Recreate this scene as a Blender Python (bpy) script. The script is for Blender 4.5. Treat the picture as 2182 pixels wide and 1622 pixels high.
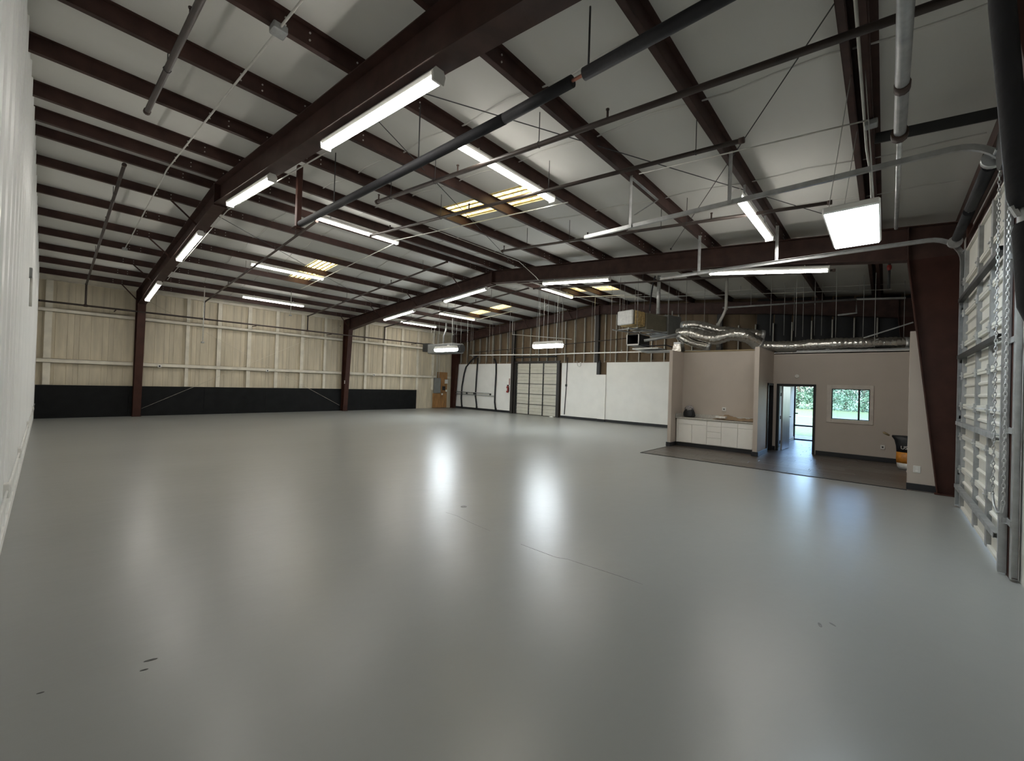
import bpy, math, random
from mathutils import Vector, Matrix
random.seed(7)
for _o in list(bpy.data.objects): bpy.data.objects.remove(_o)
scene = bpy.context.scene
COL = scene.collection

# ------------------------------------------------------------------ camera
F_PX, YAW, PITCH, ROLL = 889.2, math.radians(41.806), math.radians(0.502), math.radians(1.8555)
CAM = Vector((0.0, 0.0, 1.75))
_fw = Vector((-math.sin(YAW)*math.cos(PITCH), math.cos(YAW)*math.cos(PITCH), math.sin(PITCH)))
_r0 = Vector((math.cos(YAW), math.sin(YAW), 0)); _u0 = _r0.cross(_fw)
_r = math.cos(ROLL)*_r0 + math.sin(ROLL)*_u0
_u = -math.sin(ROLL)*_r0 + math.cos(ROLL)*_u0
cd = bpy.data.cameras.new('camera'); cam = bpy.data.objects.new('camera', cd); COL.objects.link(cam)
cd.sensor_fit = 'HORIZONTAL'; cd.sensor_width = 36.0; cd.lens = 36.0*F_PX/2182.0
cd.clip_start = 0.02; cd.clip_end = 400
cam.matrix_world = Matrix(((_r.x, _u.x, -_fw.x, CAM.x), (_r.y, _u.y, -_fw.y, CAM.y), (_r.z, _u.z, -_fw.z, CAM.z), (0, 0, 0, 1)))
scene.camera = cam

# ------------------------------------------------------------------ world, exposure
w = bpy.data.worlds.new('world'); scene.world = w; w.use_nodes = True
nt = w.node_tree; nt.nodes.clear()
sky = nt.nodes.new('ShaderNodeTexSky'); sky.sky_type = 'NISHITA'; sky.sun_disc = False
sky.sun_elevation = math.radians(52); sky.sun_rotation = math.radians(200); sky.air_density = 1.0; sky.dust_density = 2.0
bg = nt.nodes.new('ShaderNodeBackground'); bg.inputs['Strength'].default_value = 0.95
wo = nt.nodes.new('ShaderNodeOutputWorld')
nt.links.new(sky.outputs[0], bg.inputs[0]); nt.links.new(bg.outputs[0], wo.inputs[0])
sl = bpy.data.lights.new('sun', 'SUN'); sl.energy = 1.6; sl.angle = math.radians(2.0); sl.color = (1.0, 0.95, 0.86)
so = bpy.data.objects.new('sun', sl); COL.objects.link(so); so.rotation_euler = (math.radians(36), 0, math.radians(-25))
so.location = (0, 0, 30)
vs = scene.view_settings
vs.view_transform = 'Standard'; vs.look = 'None'; vs.gamma = 1.0; vs.use_curve_mapping = False
vs.exposure = 1.62
scene.cycles.max_bounces = 5; scene.cycles.diffuse_bounces = 4; scene.cycles.glossy_bounces = 2; scene.cycles.transmission_bounces = 3; scene.cycles.caustics_reflective = False; scene.cycles.caustics_refractive = False
TUBE = 11.0        # radiance of the fluorescent strips
PANEL = 11.0       # radiance of the LED panel
BAY = 26.0         # radiance of the hung LED high bays

# ------------------------------------------------------------------ measured layout
XL, XR, YN, YF = -22.3, 1.0, -0.25, 18.87
RX, RZ, S = -10.84, 5.88, 0.081
def zp(x): return RZ - S*abs(x-RX)             # underside of the purlins
def zd(x): return zp(x) + 0.2                  # underside of the roof deck
def at(px, py, X=None, Y=None, Z=None, sl=None, dz=0.0):
    d = _fw + _r*((px-1091)/F_PX) + _u*((811-py)/F_PX)
    if X is not None: t = (X-CAM.x)/d.x
    elif Y is not None: t = (Y-CAM.y)/d.y
    elif Z is not None: t = (Z-CAM.z)/d.z
    else:
        k = S if sl == 'R' else -S             # plane z + k x = c
        c = RZ + k*RX + dz
        t = (c-CAM.z-k*CAM.x)/(d.z+k*d.x)
    return CAM + t*d

# ------------------------------------------------------------------ materials
def pm(name, col, rough=0.5, metal=0.0, var=0.10, scale=6.0, bump=0.0, bscale=30.0, stretch=(1, 1, 1), spec=None, col2=None, det=4.0):
    m = bpy.data.materials.new(name); m.use_nodes = True
    t = m.node_tree; b = t.nodes['Principled BSDF']
    tc = t.nodes.new('ShaderNodeTexCoord'); mp = t.nodes.new('ShaderNodeMapping'); mp.inputs['Scale'].default_value = stretch
    t.links.new(tc.outputs['Object'], mp.inputs[0])
    n = t.nodes.new('ShaderNodeTexNoise'); n.inputs['Scale'].default_value = scale; n.inputs['Detail'].default_value = det
    t.links.new(mp.outputs[0], n.inputs[0])
    r = t.nodes.new('ShaderNodeValToRGB')
    a = tuple(max(0, c*(1-var)) for c in col); c2 = col2 or tuple(min(1, c*(1+var)) for c in col)
    r.color_ramp.elements[0].position = 0.3; r.color_ramp.elements[1].position = 0.7
    r.color_ramp.elements[0].color = (*a, 1); r.color_ramp.elements[1].color = (*c2, 1)
    t.links.new(n.outputs['Fac'], r.inputs[0]); t.links.new(r.outputs[0], b.inputs['Base Color'])
    b.inputs['Roughness'].default_value = rough; b.inputs['Metallic'].default_value = metal
    if spec is not None: b.inputs['Specular IOR Level'].default_value = spec
    if bump:
        n2 = t.nodes.new('ShaderNodeTexNoise'); n2.inputs['Scale'].default_value = bscale; n2.inputs['Detail'].default_value = 3
        t.links.new(mp.outputs[0], n2.inputs[0])
        bp = t.nodes.new('ShaderNodeBump'); bp.inputs['Strength'].default_value = bump; bp.inputs['Distance'].default_value = 0.02
        t.links.new(n2.outputs['Fac'], bp.inputs['Height']); t.links.new(bp.outputs[0], b.inputs['Normal'])
    return m
def glow(name, col, power):
    m = bpy.data.materials.new(name); m.use_nodes = True; t = m.node_tree; b = t.nodes['Principled BSDF']
    b.inputs['Base Color'].default_value = (0.8, 0.8, 0.8, 1); b.inputs['Emission Color'].default_value = (*col, 1)
    b.inputs['Emission Strength'].default_value = power; return m
M = {}
M['floor'] = pm('grey_floor_paint', (0.282, 0.286, 0.272), 0.30, 0, 0.06, 0.45, 0.16, 5.0, (1, 0.55, 1), det=7)
M['vinyl'] = pm('vinyl_plank', (0.085, 0.072, 0.062), 0.36, 0, 0.45, 3.0, 0.05, 20, (1, 9, 1))
M['vinyl2'] = pm('vinyl_plank_light', (0.115, 0.100, 0.088), 0.36, 0, 0.45, 3.0, 0.05, 20, (1, 9, 1))
M['vinyl3'] = pm('vinyl_plank_brown', (0.095, 0.075, 0.060), 0.38, 0, 0.4, 3.0, 0.05, 20, (1, 9, 1))
M['deck'] = pm('white_roof_insulation', (0.60, 0.59, 0.555), 0.62, 0, 0.05, 0.9, 0.35, 2.2, (1, 0.35, 1))
M['steel'] = pm('red_oxide_steel', (0.054, 0.0275, 0.022), 0.55, 0, 0.3, 4.0, spec=0.3)
M['steel_col'] = pm('red_oxide_column', (0.050, 0.0175, 0.0115), 0.55, 0, 0.25, 3.0, spec=0.3)
M['pipe'] = pm('brown_pipe_paint', (0.048, 0.034, 0.028), 0.5, 0, 0.3, 5.0)
M['bolt'] = pm('zinc_bolt', (0.6, 0.58, 0.55), 0.35, 0.7)
M['beige'] = pm('beige_wall_sheet', (0.60, 0.53, 0.40), 0.6, 0, 0.14, 2.5, 0.12, 8, (2, 2, 0.3))
M['beige_girt'] = pm('beige_girt', (0.74, 0.69, 0.58), 0.6, 0, 0.12, 3.0)
M['white'] = pm('white_wall_paint', (0.86, 0.85, 0.81), 0.55, 0, 0.03, 2.0)
M['nearwall'] = pm('white_sheet_wall', (0.93, 0.93, 0.91), 0.30, 0, 0.04, 1.5, 0.25, 5, (4, 1, 0.25))
M['whitetrim'] = pm('white_trim', (0.84, 0.83, 0.80), 0.5)
M['black'] = pm('black_paint', (0.007, 0.0075, 0.008), 0.6, 0, 0.3, 3.0, spec=0.2)
M['rubber'] = pm('black_rubber', (0.012, 0.012, 0.015), 0.7, 0, 0.3, 6.0, 0.15, 30)
M['darkbatt'] = pm('dark_insulation', (0.022, 0.023, 0.025), 0.7, 0, 0.25, 2.0, 0.4, 3.0, (1, 1, 0.5))
M['kraft'] = pm('kraft_insulation', (0.135, 0.092, 0.052), 0.75, 0, 0.25, 2.0, 0.4, 3.0, (1, 1, 0.5))
M['stud'] = pm('galvanised_stud', (0.42, 0.41, 0.37), 0.5, 0.4, 0.12, 6)
M['galv'] = pm('galvanised_steel', (0.55, 0.56, 0.56), 0.36, 0.75, 0.15, 9)
M['galv_dull'] = pm('dull_galvanised', (0.36, 0.37, 0.37), 0.5, 0.5, 0.2, 7)
M['conduit'] = pm('pale_conduit', (0.55, 0.54, 0.50), 0.45, 0.2)
M['wire'] = pm('hanging_wire', (0.42, 0.42, 0.40), 0.5, 0.3)
M['darkwire'] = pm('dark_rod', (0.05, 0.05, 0.05), 0.6, 0.2)
M['taupe'] = pm('taupe_wall_paint', (0.53, 0.465, 0.405), 0.6, 0, 0.03, 2.0)
M['taupe_trim'] = pm('taupe_trim', (0.62, 0.56, 0.50), 0.5)
M['darkbase'] = pm('black_vinyl_base', (0.018, 0.019, 0.022), 0.45)
M['bronze'] = pm('dark_bronze_frame', (0.022, 0.021, 0.022), 0.4, 0.3)
M['doorleaf'] = pm('grey_door_leaf', (0.42, 0.43, 0.44), 0.28, 0, 0.15, 4, 0, 30, (8, 8, 0.6))
M['cab'] = pm('white_cabinet', (0.88, 0.86, 0.81), 0.4, 0, 0.02)
M['counter'] = pm('pale_countertop', (0.52, 0.50, 0.46), 0.35, 0, 0.2, 25)
M['kpaper'] = pm('brown_paper', (0.33, 0.235, 0.145), 0.6, 0, 0.15, 8, 0.6, 9)
M['plastic_w'] = pm('white_plastic', (0.75, 0.74, 0.70), 0.4, 0, 0.02)
M['plastic_k'] = pm('black_plastic', (0.01, 0.01, 0.012), 0.6)
M['panel_d'] = pm('door_panel_white', (0.68, 0.67, 0.61), 0.45, 0, 0.06, 3)
M['panel_f'] = pm('far_door_panel', (0.56, 0.54, 0.46), 0.5, 0, 0.06, 3)
M['dkframe'] = pm('dark_door_frame', (0.03, 0.025, 0.022), 0.5)
M['foil'] = pm('silver_foil', (0.62, 0.60, 0.56), 0.24, 1.0, 0.12, 6, 0.9, 9)
M['foilpaper'] = pm('foil_facing', (0.68, 0.68, 0.66), 0.45, 0.2, 0.12, 9, 0.8, 14)
M['fibre'] = pm('yellow_fibreglass', (0.50, 0.36, 0.16), 0.9, 0, 0.35, 14, 0.9, 25)
M['casing'] = pm('olive_casing', (0.20, 0.18, 0.13), 0.6, 0, 0.12, 3)
M['greybox'] = pm('grey_enamel', (0.20, 0.205, 0.20), 0.5, 0, 0.08)
M['dkgrey'] = pm('dark_grey_metal', (0.035, 0.036, 0.036), 0.5, 0.2)
M['copper'] = pm('copper_pipe', (0.50, 0.22, 0.16), 0.35, 0.8)
M['ply'] = pm('plywood', (0.32, 0.165, 0.06), 0.65, 0, 0.35, 3, 0.1, 10, (1, 3, 0.6))
M['red'] = pm('red_enamel', (0.24, 0.014, 0.010), 0.35)
M['rust'] = pm('rust_collar', (0.055, 0.034, 0.027), 0.7, 0, 0.4, 12)
M['orange'] = pm('orange_print', (0.55, 0.22, 0.03), 0.4, 0, 0.35, 9)
M['bagblack'] = pm('black_bag', (0.014, 0.015, 0.018), 0.45, 0, 0.3, 7, 0.5, 12)
M['pink'] = pm('salmon_plastic', (0.75, 0.22, 0.16), 0.4)
M['mop'] = pm('pale_wood', (0.30, 0.23, 0.13), 0.6)
M['grey_shirt'] = pm('grey_cloth', (0.30, 0.28, 0.28), 0.8, 0, 0.5, 25, 0.5, 30)
M['concrete'] = pm('concrete_walk', (0.20, 0.185, 0.175), 0.8, 0, 0.1, 3)
M['grass'] = pm('lawn_grass', (0.078, 0.108, 0.028), 0.9, 0, 0.3, 3, 0.4, 20)
M['road'] = pm('pale_road', (0.17, 0.17, 0.17), 0.85, 0, 0.1, 2)
M['bark'] = pm('bark', (0.10, 0.075, 0.05), 0.9, 0, 0.3, 8)
M['leaf'] = pm('leaf', (0.052, 0.115, 0.045), 0.6, 0, 0.4, 0.6, col2=(0.12, 0.21, 0.11))
M['scuff'] = pm('dark_scuff', (0.05, 0.052, 0.048), 0.6, 0, 0.4, 40)
M['scuff2'] = pm('pale_scuff', (0.17, 0.175, 0.165), 0.5, 0, 0.3, 40)
M['tube'] = glow('fluorescent_tube', (1.0, 0.965, 0.90), TUBE)
M['led'] = glow('led_panel_glow', (0.80, 0.92, 1.0), PANEL)
M['ledbay'] = glow('led_bay_glow', (0.86, 0.95, 1.0), BAY)
def glass(name, col=(1, 1, 1), rough=0.0):
    m = bpy.data.materials.new(name); m.use_nodes = True; t = m.node_tree; t.nodes.clear()
    o = t.nodes.new('ShaderNodeOutputMaterial'); mx = t.nodes.new('ShaderNodeMixShader'); mx.inputs[0].default_value = 0.06
    a = t.nodes.new('ShaderNodeBsdfTransparent'); a.inputs[0].default_value = (*col, 1)
    g = t.nodes.new('ShaderNodeBsdfGlossy'); g.inputs['Roughness'].default_value = 0.03
    t.links.new(a.outputs[0], mx.inputs[1]); t.links.new(g.outputs[0], mx.inputs[2]); t.links.new(mx.outputs[0], o.inputs[0]); return m
M['glass'] = glass('window_glass', (0.90, 0.95, 1.0))
def sky_sheet():
    m = bpy.data.materials.new('yellowed_fibreglass_sheet'); m.use_nodes = True; t = m.node_tree; t.nodes.clear()
    o = t.nodes.new('ShaderNodeOutputMaterial'); mx = t.nodes.new('ShaderNodeMixShader'); mx.inputs[0].default_value = 0.12
    tc = t.nodes.new('ShaderNodeTexCoord'); n = t.nodes.new('ShaderNodeTexNoise'); n.inputs['Scale'].default_value = 14
    r = t.nodes.new('ShaderNodeValToRGB'); r.color_ramp.elements[0].position = 0.35; r.color_ramp.elements[0].color = (0.32, 0.20, 0.035, 1)
    r.color_ramp.elements[1].position = 0.62; r.color_ramp.elements[1].color = (0.58, 0.48, 0.22, 1)
    a = t.nodes.new('ShaderNodeBsdfTranslucent'); d = t.nodes.new('ShaderNodeBsdfDiffuse')
    t.links.new(tc.outputs['Object'], n.inputs[0]); t.links.new(n.outputs['Fac'], r.inputs[0])
    t.links.new(r.outputs[0], a.inputs[0]); t.links.new(r.outputs[0], d.inputs[0])
    t.links.new(a.outputs[0], mx.inputs[1]); t.links.new(d.outputs[0], mx.inputs[2]); t.links.new(mx.outputs[0], o.inputs[0]); return m
M['skylight'] = sky_sheet()

# ------------------------------------------------------------------ mesh helpers
ORG = {}
class MB:
    def __init__(s): s.v = []; s.f = []; s.sm = []
    def add(s, vs, fs, smooth=False):
        b = len(s.v); s.v += [tuple(v) for v in vs]; s.f += [tuple(b+i for i in f) for f in fs]; s.sm += [smooth]*len(fs); return s
    def box(s, x0, x1, y0, y1, z0, z1):
        if x0 > x1: x0, x1 = x1, x0
        if y0 > y1: y0, y1 = y1, y0
        if z0 > z1: z0, z1 = z1, z0
        vs = [(x, y, z) for z in (z0, z1) for y in (y0, y1) for x in (x0, x1)]
        return s.add(vs, [(0, 2, 3, 1), (4, 5, 7, 6), (0, 1, 5, 4), (2, 6, 7, 3), (0, 4, 6, 2), (1, 3, 7, 5)])
    def bev(s, x0, x1, y0, y1, z0, z1, b=0.01):            # box with chamfered edges
        vs = []; idx = {}
        for sx in (0, 1):
            for sy in (0, 1):
                for sz in (0, 1):
                    X = (x0, x1)[sx]; Y = (y0, y1)[sy]; Z = (z0, z1)[sz]
                    dx = b if sx == 0 else -b; dy = b if sy == 0 else -b; dz = b if sz == 0 else -b
                    idx[sx, sy, sz, 0] = len(vs); vs.append((X, Y+dy, Z+dz))
                    idx[sx, sy, sz, 1] = len(vs); vs.append((X+dx, Y, Z+dz))
                    idx[sx, sy, sz, 2] = len(vs); vs.append((X+dx, Y+dy, Z))
        fs = []
        for k in (0, 1):
            q = [idx[k, 0, 0, 0], idx[k, 0, 1, 0], idx[k, 1, 1, 0], idx[k, 1, 0, 0]]; fs.append(q if k == 0 else q[::-1])
            q = [idx[0, k, 0, 1], idx[1, k, 0, 1], idx[1, k, 1, 1], idx[0, k, 1, 1]]; fs.append(q if k == 0 else q[::-1])
            q = [idx[0, 0, k, 2], idx[0, 1, k, 2], idx[1, 1, k, 2], idx[1, 0, k, 2]]; fs.append(q if k == 0 else q[::-1])
        for a in (0, 1):
            for c in (0, 1):
                fs.append([idx[0, a, c, 1], idx[0, a, c, 2], idx[1, a, c, 2], idx[1, a, c, 1]])
                fs.append([idx[a, 0, c, 0], idx[a, 0, c, 2], idx[a, 1, c, 2], idx[a, 1, c, 0]])
                fs.append([idx[a, c, 0, 0], idx[a, c, 0, 1], idx[a, c, 1, 1], idx[a, c, 1, 0]])
                for e in (0, 1): fs.append([idx[a, c, e, 0], idx[a, c, e, 1], idx[a, c, e, 2]])
        return s.add(vs, fs)
    def prism(s, poly, axis, a, b):                          # poly in the two other axes, extruded along axis
        n = len(poly)
        def P(p, t):
            return (t, p[0], p[1]) if axis == 'x' else ((p[0], t, p[1]) if axis == 'y' else (p[0], p[1], t))
        vs = [P(p, a) for p in poly] + [P(p, b) for p in poly]
        fs = [tuple(range(n))[::-1], tuple(range(n, 2*n))] + [(i, (i+1) % n, n+(i+1) % n, n+i) for i in range(n)]
        return s.add(vs, fs)
    def sweep(s, prof, axis, a, b):                          # open profile extruded (a sheet)
        n = len(prof)
        def P(p, t):
            return (t, p[0], p[1]) if axis == 'x' else ((p[0], t, p[1]) if axis == 'y' else (p[0], p[1], t))
        vs = [P(p, a) for p in prof] + [P(p, b) for p in prof]
        return s.add(vs, [(i, i+1, n+i+1, n+i) for i in range(n-1)])
    def tube(s, pts, r, n=8, caps=True, smooth=True):
        pts = [Vector(p) for p in pts]; rs = r if isinstance(r, (list, tuple)) else [r]*len(pts)
        vs = []; up = None
        for i, p in enumerate(pts):
            d = (pts[min(i+1, len(pts)-1)]-pts[max(i-1, 0)]).normalized()
            if up is None: up = Vector((0, 0, 1)) if abs(d.z) < 0.9 else Vector((1, 0, 0))
            a = d.cross(up)
            if a.length < 1e-5: a = d.cross(Vector((0, 1, 0)))
            a.normalize(); b = a.cross(d).normalized(); up = b
            for k in range(n):
                t = 2*math.pi*k/n; vs.append(p+rs[i]*(math.cos(t)*a+math.sin(t)*b))
        m = len(pts)
        s.add(vs, [(i*n+k, (i+1)*n+k, (i+1)*n+(k+1) % n, i*n+(k+1) % n) for i in range(m-1) for k in range(n)], smooth)
        if caps:
            b = len(s.v)-len(vs)
            s.f.append(tuple(b+k for k in range(n))); s.f.append(tuple(b+(m-1)*n+n-1-k for k in range(n))); s.sm += [False, False]
        return s
    def bar(s, p0, p1, wdt, hgt, up=(0, 0, 1)):              # rectangular bar between two points
        p0, p1 = Vector(p0), Vector(p1); d = (p1-p0).normalized(); up = Vector(up)
        a = d.cross(up)
        if a.length < 1e-4: a = d.cross(Vector((0, 1, 0)))
        a.normalize(); b = a.cross(d)
        vs = [p+a*(sx*wdt/2)+b*(sy*hgt/2) for p in (p0, p1) for sx, sy in ((-1, -1), (1, -1), (1, 1), (-1, 1))]
        return s.add(vs, [(0, 1, 2, 3), (7, 6, 5, 4), (0, 4, 5, 1), (1, 5, 6, 2), (2, 6, 7, 3), (3, 7, 4, 0)])
    def lathe(s, prof, c=(0, 0, 0), n=16, smooth=True):     # prof: (r, z)
        vs = []; m = len(prof)
        for r, z in prof:
            for k in range(n):
                t = 2*math.pi*k/n; vs.append((c[0]+r*math.cos(t), c[1]+r*math.sin(t), c[2]+z))
        s.add(vs, [(i*n+k, i*n+(k+1) % n, (i+1)*n+(k+1) % n, (i+1)*n+k) for i in range(m-1) for k in range(n)], smooth)
        b = len(s.v)-len(vs); s.f.append(tuple(b+n-1-k for k in range(n))); s.f.append(tuple(b+(m-1)*n+k for k in range(n))); s.sm += [False, False]
        return s
    def mesh(s, name, org=(0, 0, 0)):
        me = bpy.data.meshes.new(name); o = Vector(org)
        me.from_pydata([tuple(Vector(v)-o) for v in s.v], [], s.f)
        me.polygons.foreach_set('use_smooth', s.sm); me.update(); return me
    def build(s, name, mat, parent=None, org=None):
        if parent is not None: org = ORG.get(parent.name, (0, 0, 0))
        elif org is None:
            xs = [v[0] for v in s.v]; ys = [v[1] for v in s.v]; zs = [v[2] for v in s.v]
            org = ((min(xs)+max(xs))/2, (min(ys)+max(ys))/2, min(zs))
        me = s.mesh(name, org); me.materials.append(M[mat] if isinstance(mat, str) else mat)
        o = bpy.data.objects.new(name, me); COL.objects.link(o)
        if parent is not None: o.parent = parent
        else: o.location = org
        ORG[o.name] = tuple(org)
        return o
def thing(name, label, cat, loc, group=None):
    o = bpy.data.objects.new(name, None); COL.objects.link(o); o.location = loc; o.empty_display_size = 0.1
    ORG[o.name] = tuple(loc); o['label'] = label; o['category'] = cat
    if group: o['group'] = group
    return o
def tag(o, label, cat, group=None):
    o['label'] = label; o['category'] = cat
    if group: o['group'] = group
    return o
def struct(o, label=None):
    o['kind'] = 'structure'
    if label: o['label'] = label
    return o
def sroot(name, loc, label=None):
    o = bpy.data.objects.new(name, None); COL.objects.link(o); o.location = loc; ORG[o.name] = tuple(loc); o['kind'] = 'structure'
    if label: o['label'] = label
    return o
def inst(me, name, parent, loc, rotz=0.0):                  # a shared-mesh piece at a place in world space
    o = bpy.data.objects.new(name, me); COL.objects.link(o); o.parent = parent
    o.location = Vector(loc)-Vector(ORG.get(parent.name, (0, 0, 0))); o.rotation_euler = (0, 0, rotz); return o
def wall_boxes(mb, axis, c0, c1, a0, a1, z0, z1, holes):     # wall slab with rectangular holes (a lo, a hi, z lo, z hi)
    As = sorted({a0, a1, *[h[0] for h in holes], *[h[1] for h in holes]}); Zs = sorted({z0, z1, *[h[2] for h in holes], *[h[3] for h in holes]})
    for i in range(len(As)-1):
        for j in range(len(Zs)-1):
            ca, cz = (As[i]+As[i+1])/2, (Zs[j]+Zs[j+1])/2
            if any(h[0] < ca < h[1] and h[2] < cz < h[3] for h in holes): continue
            if axis == 'x': mb.box(As[i], As[i+1], c0, c1, Zs[j], Zs[j+1])
            else: mb.box(c0, c1, As[i], As[i+1], Zs[j], Zs[j+1])
    return mb

# ================================================================== STRUCTURE
# ---- floor
LX0, LX1, LY0 = -4.93, 0.98, 10.83
struct(MB().box(XL-0.2, XR+0.3, YN-0.2, YF+0.2, -0.15, 0.0).build('floor', 'floor'))
vf = sroot('floor_vinyl', ((LX0+LX1)/2, 14.0, 0.0))
plank_w, plank_l = 0.2, 1.24
k = 0; y = LY0+0.03
pl_me = {}
while y < YF-0.1:
    y1 = min(y+plank_w, YF-0.05); x = LX0+0.03-random.random()*plank_l
    xa = LX0+0.03 if y < 12.8 else -4.85
    while x < LX1-0.02:
        x0, x1 = max(x, xa), min(x+plank_l, 0.97)
        if x1-x0 > 0.02:
            key = (round(x1-x0, 3), round(y1-y, 3), k % 3)
            if key not in pl_me:
                me = MB().bev(0, x1-x0-0.004, 0, y1-y-0.004, 0, 0.008, 0.0025).mesh('plank'); me.materials.append(M[('vinyl', 'vinyl2', 'vinyl3')[random.randrange(3)]]); pl_me[key] = me
            inst(pl_me[key], 'plank', vf, (x0, y, 0.0005)); k += 1
        x += plank_l
    y += plank_w
MB().box(LX0, LX0+0.03, LY0, 12.8, 0, 0.012).box(LX0, 0.34, LY0, LY0+0.03, 0, 0.012).build('edge_strip', 'darkbase', vf)

# ---- roof deck with skylight openings, purlins
SKY = {'R': [(-7.85, -4.78, 6.07, 6.86), (-10.42, -7.85, 15.2, 16.06)], 'L': [(-17.0, -13.97, 6.04, 6.80), (-17.1, -13.97, 15.3, 16.08)]}
def roof(side, xa, xb, pur):
    mb = MB(); hs = SKY[side]
    Xs = sorted({xa, xb, *[h[0] for h in hs], *[h[1] for h in hs], *[xa+(xb-xa)*i/12 for i in range(1, 12)]})
    Ys = sorted({YN-0.1, YF+0.25, *[h[2] for h in hs], *[h[3] for h in hs]})
    for i in range(len(Xs)-1):
        for j in range(len(Ys)-1):
            cx, cy = (Xs[i]+Xs[i+1])/2, (Ys[j]+Ys[j+1])/2
            if any(h[0] < cx < h[1] and h[2] < cy < h[3] for h in hs): continue
            mb.prism([(Xs[i], zd(Xs[i])), (Xs[i+1], zd(Xs[i+1])), (Xs[i+1], zd(Xs[i+1])+0.09), (Xs[i], zd(Xs[i])+0.09)], 'y', Ys[j], Ys[j+1])
    c = struct(mb.build('ceiling_'+side, 'deck'))
    c.name = 'ceiling_left' if side == 'L' else 'ceiling_right'; ORG[c.name] = ORG['ceiling_'+side]
    for px in pur:
        z0, z1 = zp(px)+0.002, zd(px)-0.002; d = 0.065 if side == 'R' else -0.065
        p = MB().box(px-0.004, px+0.004, YN-0.05, YF+0.05, z0, z1)
        p.box(px, px-d, YN-0.05, YF+0.05, z0, z0+0.006).box(px, px+d, YN-0.05, YF+0.05, z1-0.006, z1)
        p.box(px-d-0.003, px-d+0.003, YN-0.05, YF+0.05, z0, z0+0.022)
        po = p.build('purlin', 'steel', c)
        b = MB()
        for fy in (2.43, 10.92):
            for oy in (-0.85, -0.6, 0.6, 0.85, -0.05, 0.05):
                for oz in (0.06, 0.14):
                    b.tube([(px-0.01, fy+oy, zp(px)+oz), (px+0.014, fy+oy, zp(px)+oz)], 0.011, 6)
        b.build('bolts', 'bolt', po)
    for h in hs:                                             # corrugated translucent sheet closing each opening
        n = 36; prof = []
        for i in range(n+1):
            yy = h[2]-0.04+(h[3]-h[2]+0.08)*i/n; prof.append((yy, 0.018*math.sin(2*math.pi*i/6)))
        mb = MB(); vs_ = []
        for x in (h[0]-0.05, h[1]+0.05): vs_ += [(x, a, zd(x)+0.04+b) for a, b in prof]
        mb.add(vs_, [(i, i+1, n+2+i, n+1+i) for i in range(n)], True)
        mb.build('skylight_sheet', 'skylight', c)
        for k_ in range(5):
            yy = h[2]+0.06+k_*(h[3]-h[2]-0.12)/4
            MB().prism([(h[0], zd(h[0])+0.002), (h[1], zd(h[1])+0.002), (h[1], zd(h[1])+0.018), (h[0], zd(h[0])+0.018)], 'y', yy-0.018, yy+0.018).build('skylight_rib', 'fibre', c)
        fr = MB()
        for (xa_, xb_, ya_, yb_) in ((h[0]-.01, h[1]+.01, h[2]-.01, h[2]+.004), (h[0]-.01, h[1]+.01, h[3]-.004, h[3]+.01)):
            fr.prism([(xa_, zd(xa_)-.004), (xb_, zd(xb_)-.004), (xb_, zd(xb_)+.02), (xa_, zd(xa_)+.02)], 'y', ya_, yb_)
        fr.build('skylight_curb', 'deck', c)
    return c
PUR_L = [-11.2, -12.45, -13.97, -15.47, -17.0, -18.5, -20.0, -21.5]
PUR_R = [-10.48, -9.37, -7.85, -6.30, -4.78, -3.25, -1.76, -0.31, -0.17]
cl = roof('L', XL-0.3, RX, PUR_L); cr = roof('R', RX, XR+0.3, PUR_R)
# wrinkled lap seams in the insulation
for side, c, xs in (('L', cl, (-22.0, -11.3)), ('R', cr, (-10.3, 0.9))):
    for i, yy in enumerate((4.0, 5.3, 7.9, 9.4, 12.3, 13.6, 17.2)):
        pts = []
        for j in range(25):
            x = xs[0]+(xs[1]-xs[0])*j/24; pts.append((x, yy+0.05*math.sin(j*1.7+i), zd(x)-0.002))
        MB().tube(pts, 0.016, 5, False).build('insulation_seam', 'deck', c)
# eave struts
MB().box(XL-0.02, XL+0.05, YN, YF, zp(XL)-0.02, zd(XL)-0.01).box(XL+0.05, XL+0.13, YN, YF, zp(XL)-0.02, zp(XL)-0.01).build('eave_strut', 'beige_girt', cl)
MB().box(XR-0.06, XR+0.02, YN, YF, zp(XR)-0.02, zd(XR)-0.01).build('eave_strut', 'steel', cr)

# ---- near (white) end wall
nw = struct(MB().prism([(XL-0.2, 0), (XR+0.2, 0), (XR+0.2, zd(XR+.2)+0.05), (RX, zd(RX)+0.05), (XL-0.2, zd(XL-.2)+0.05)], 'y', YN-0.2, YN).build('wall_near', 'nearwall'))
x = XL+0.3
while x < 0.9:
    MB().prism([(x-0.035, YN), (x-0.02, YN+0.016), (x+0.02, YN+0.016), (x+0.035, YN)], 'z', 0.02, zd(x)-0.03).build('rib', 'nearwall', nw); x += 0.61
MB().bev(XL+0.02, 0.9, YN-0.01, YN+0.018, 0.0, 0.12, 0.004).build('base_channel', 'whitetrim', nw)
MB().bev(XL+0.02, 0.9, YN-0.01, YN+0.022, 0.30, 0.42, 0.005).build('low_girt', 'whitetrim', nw)
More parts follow.
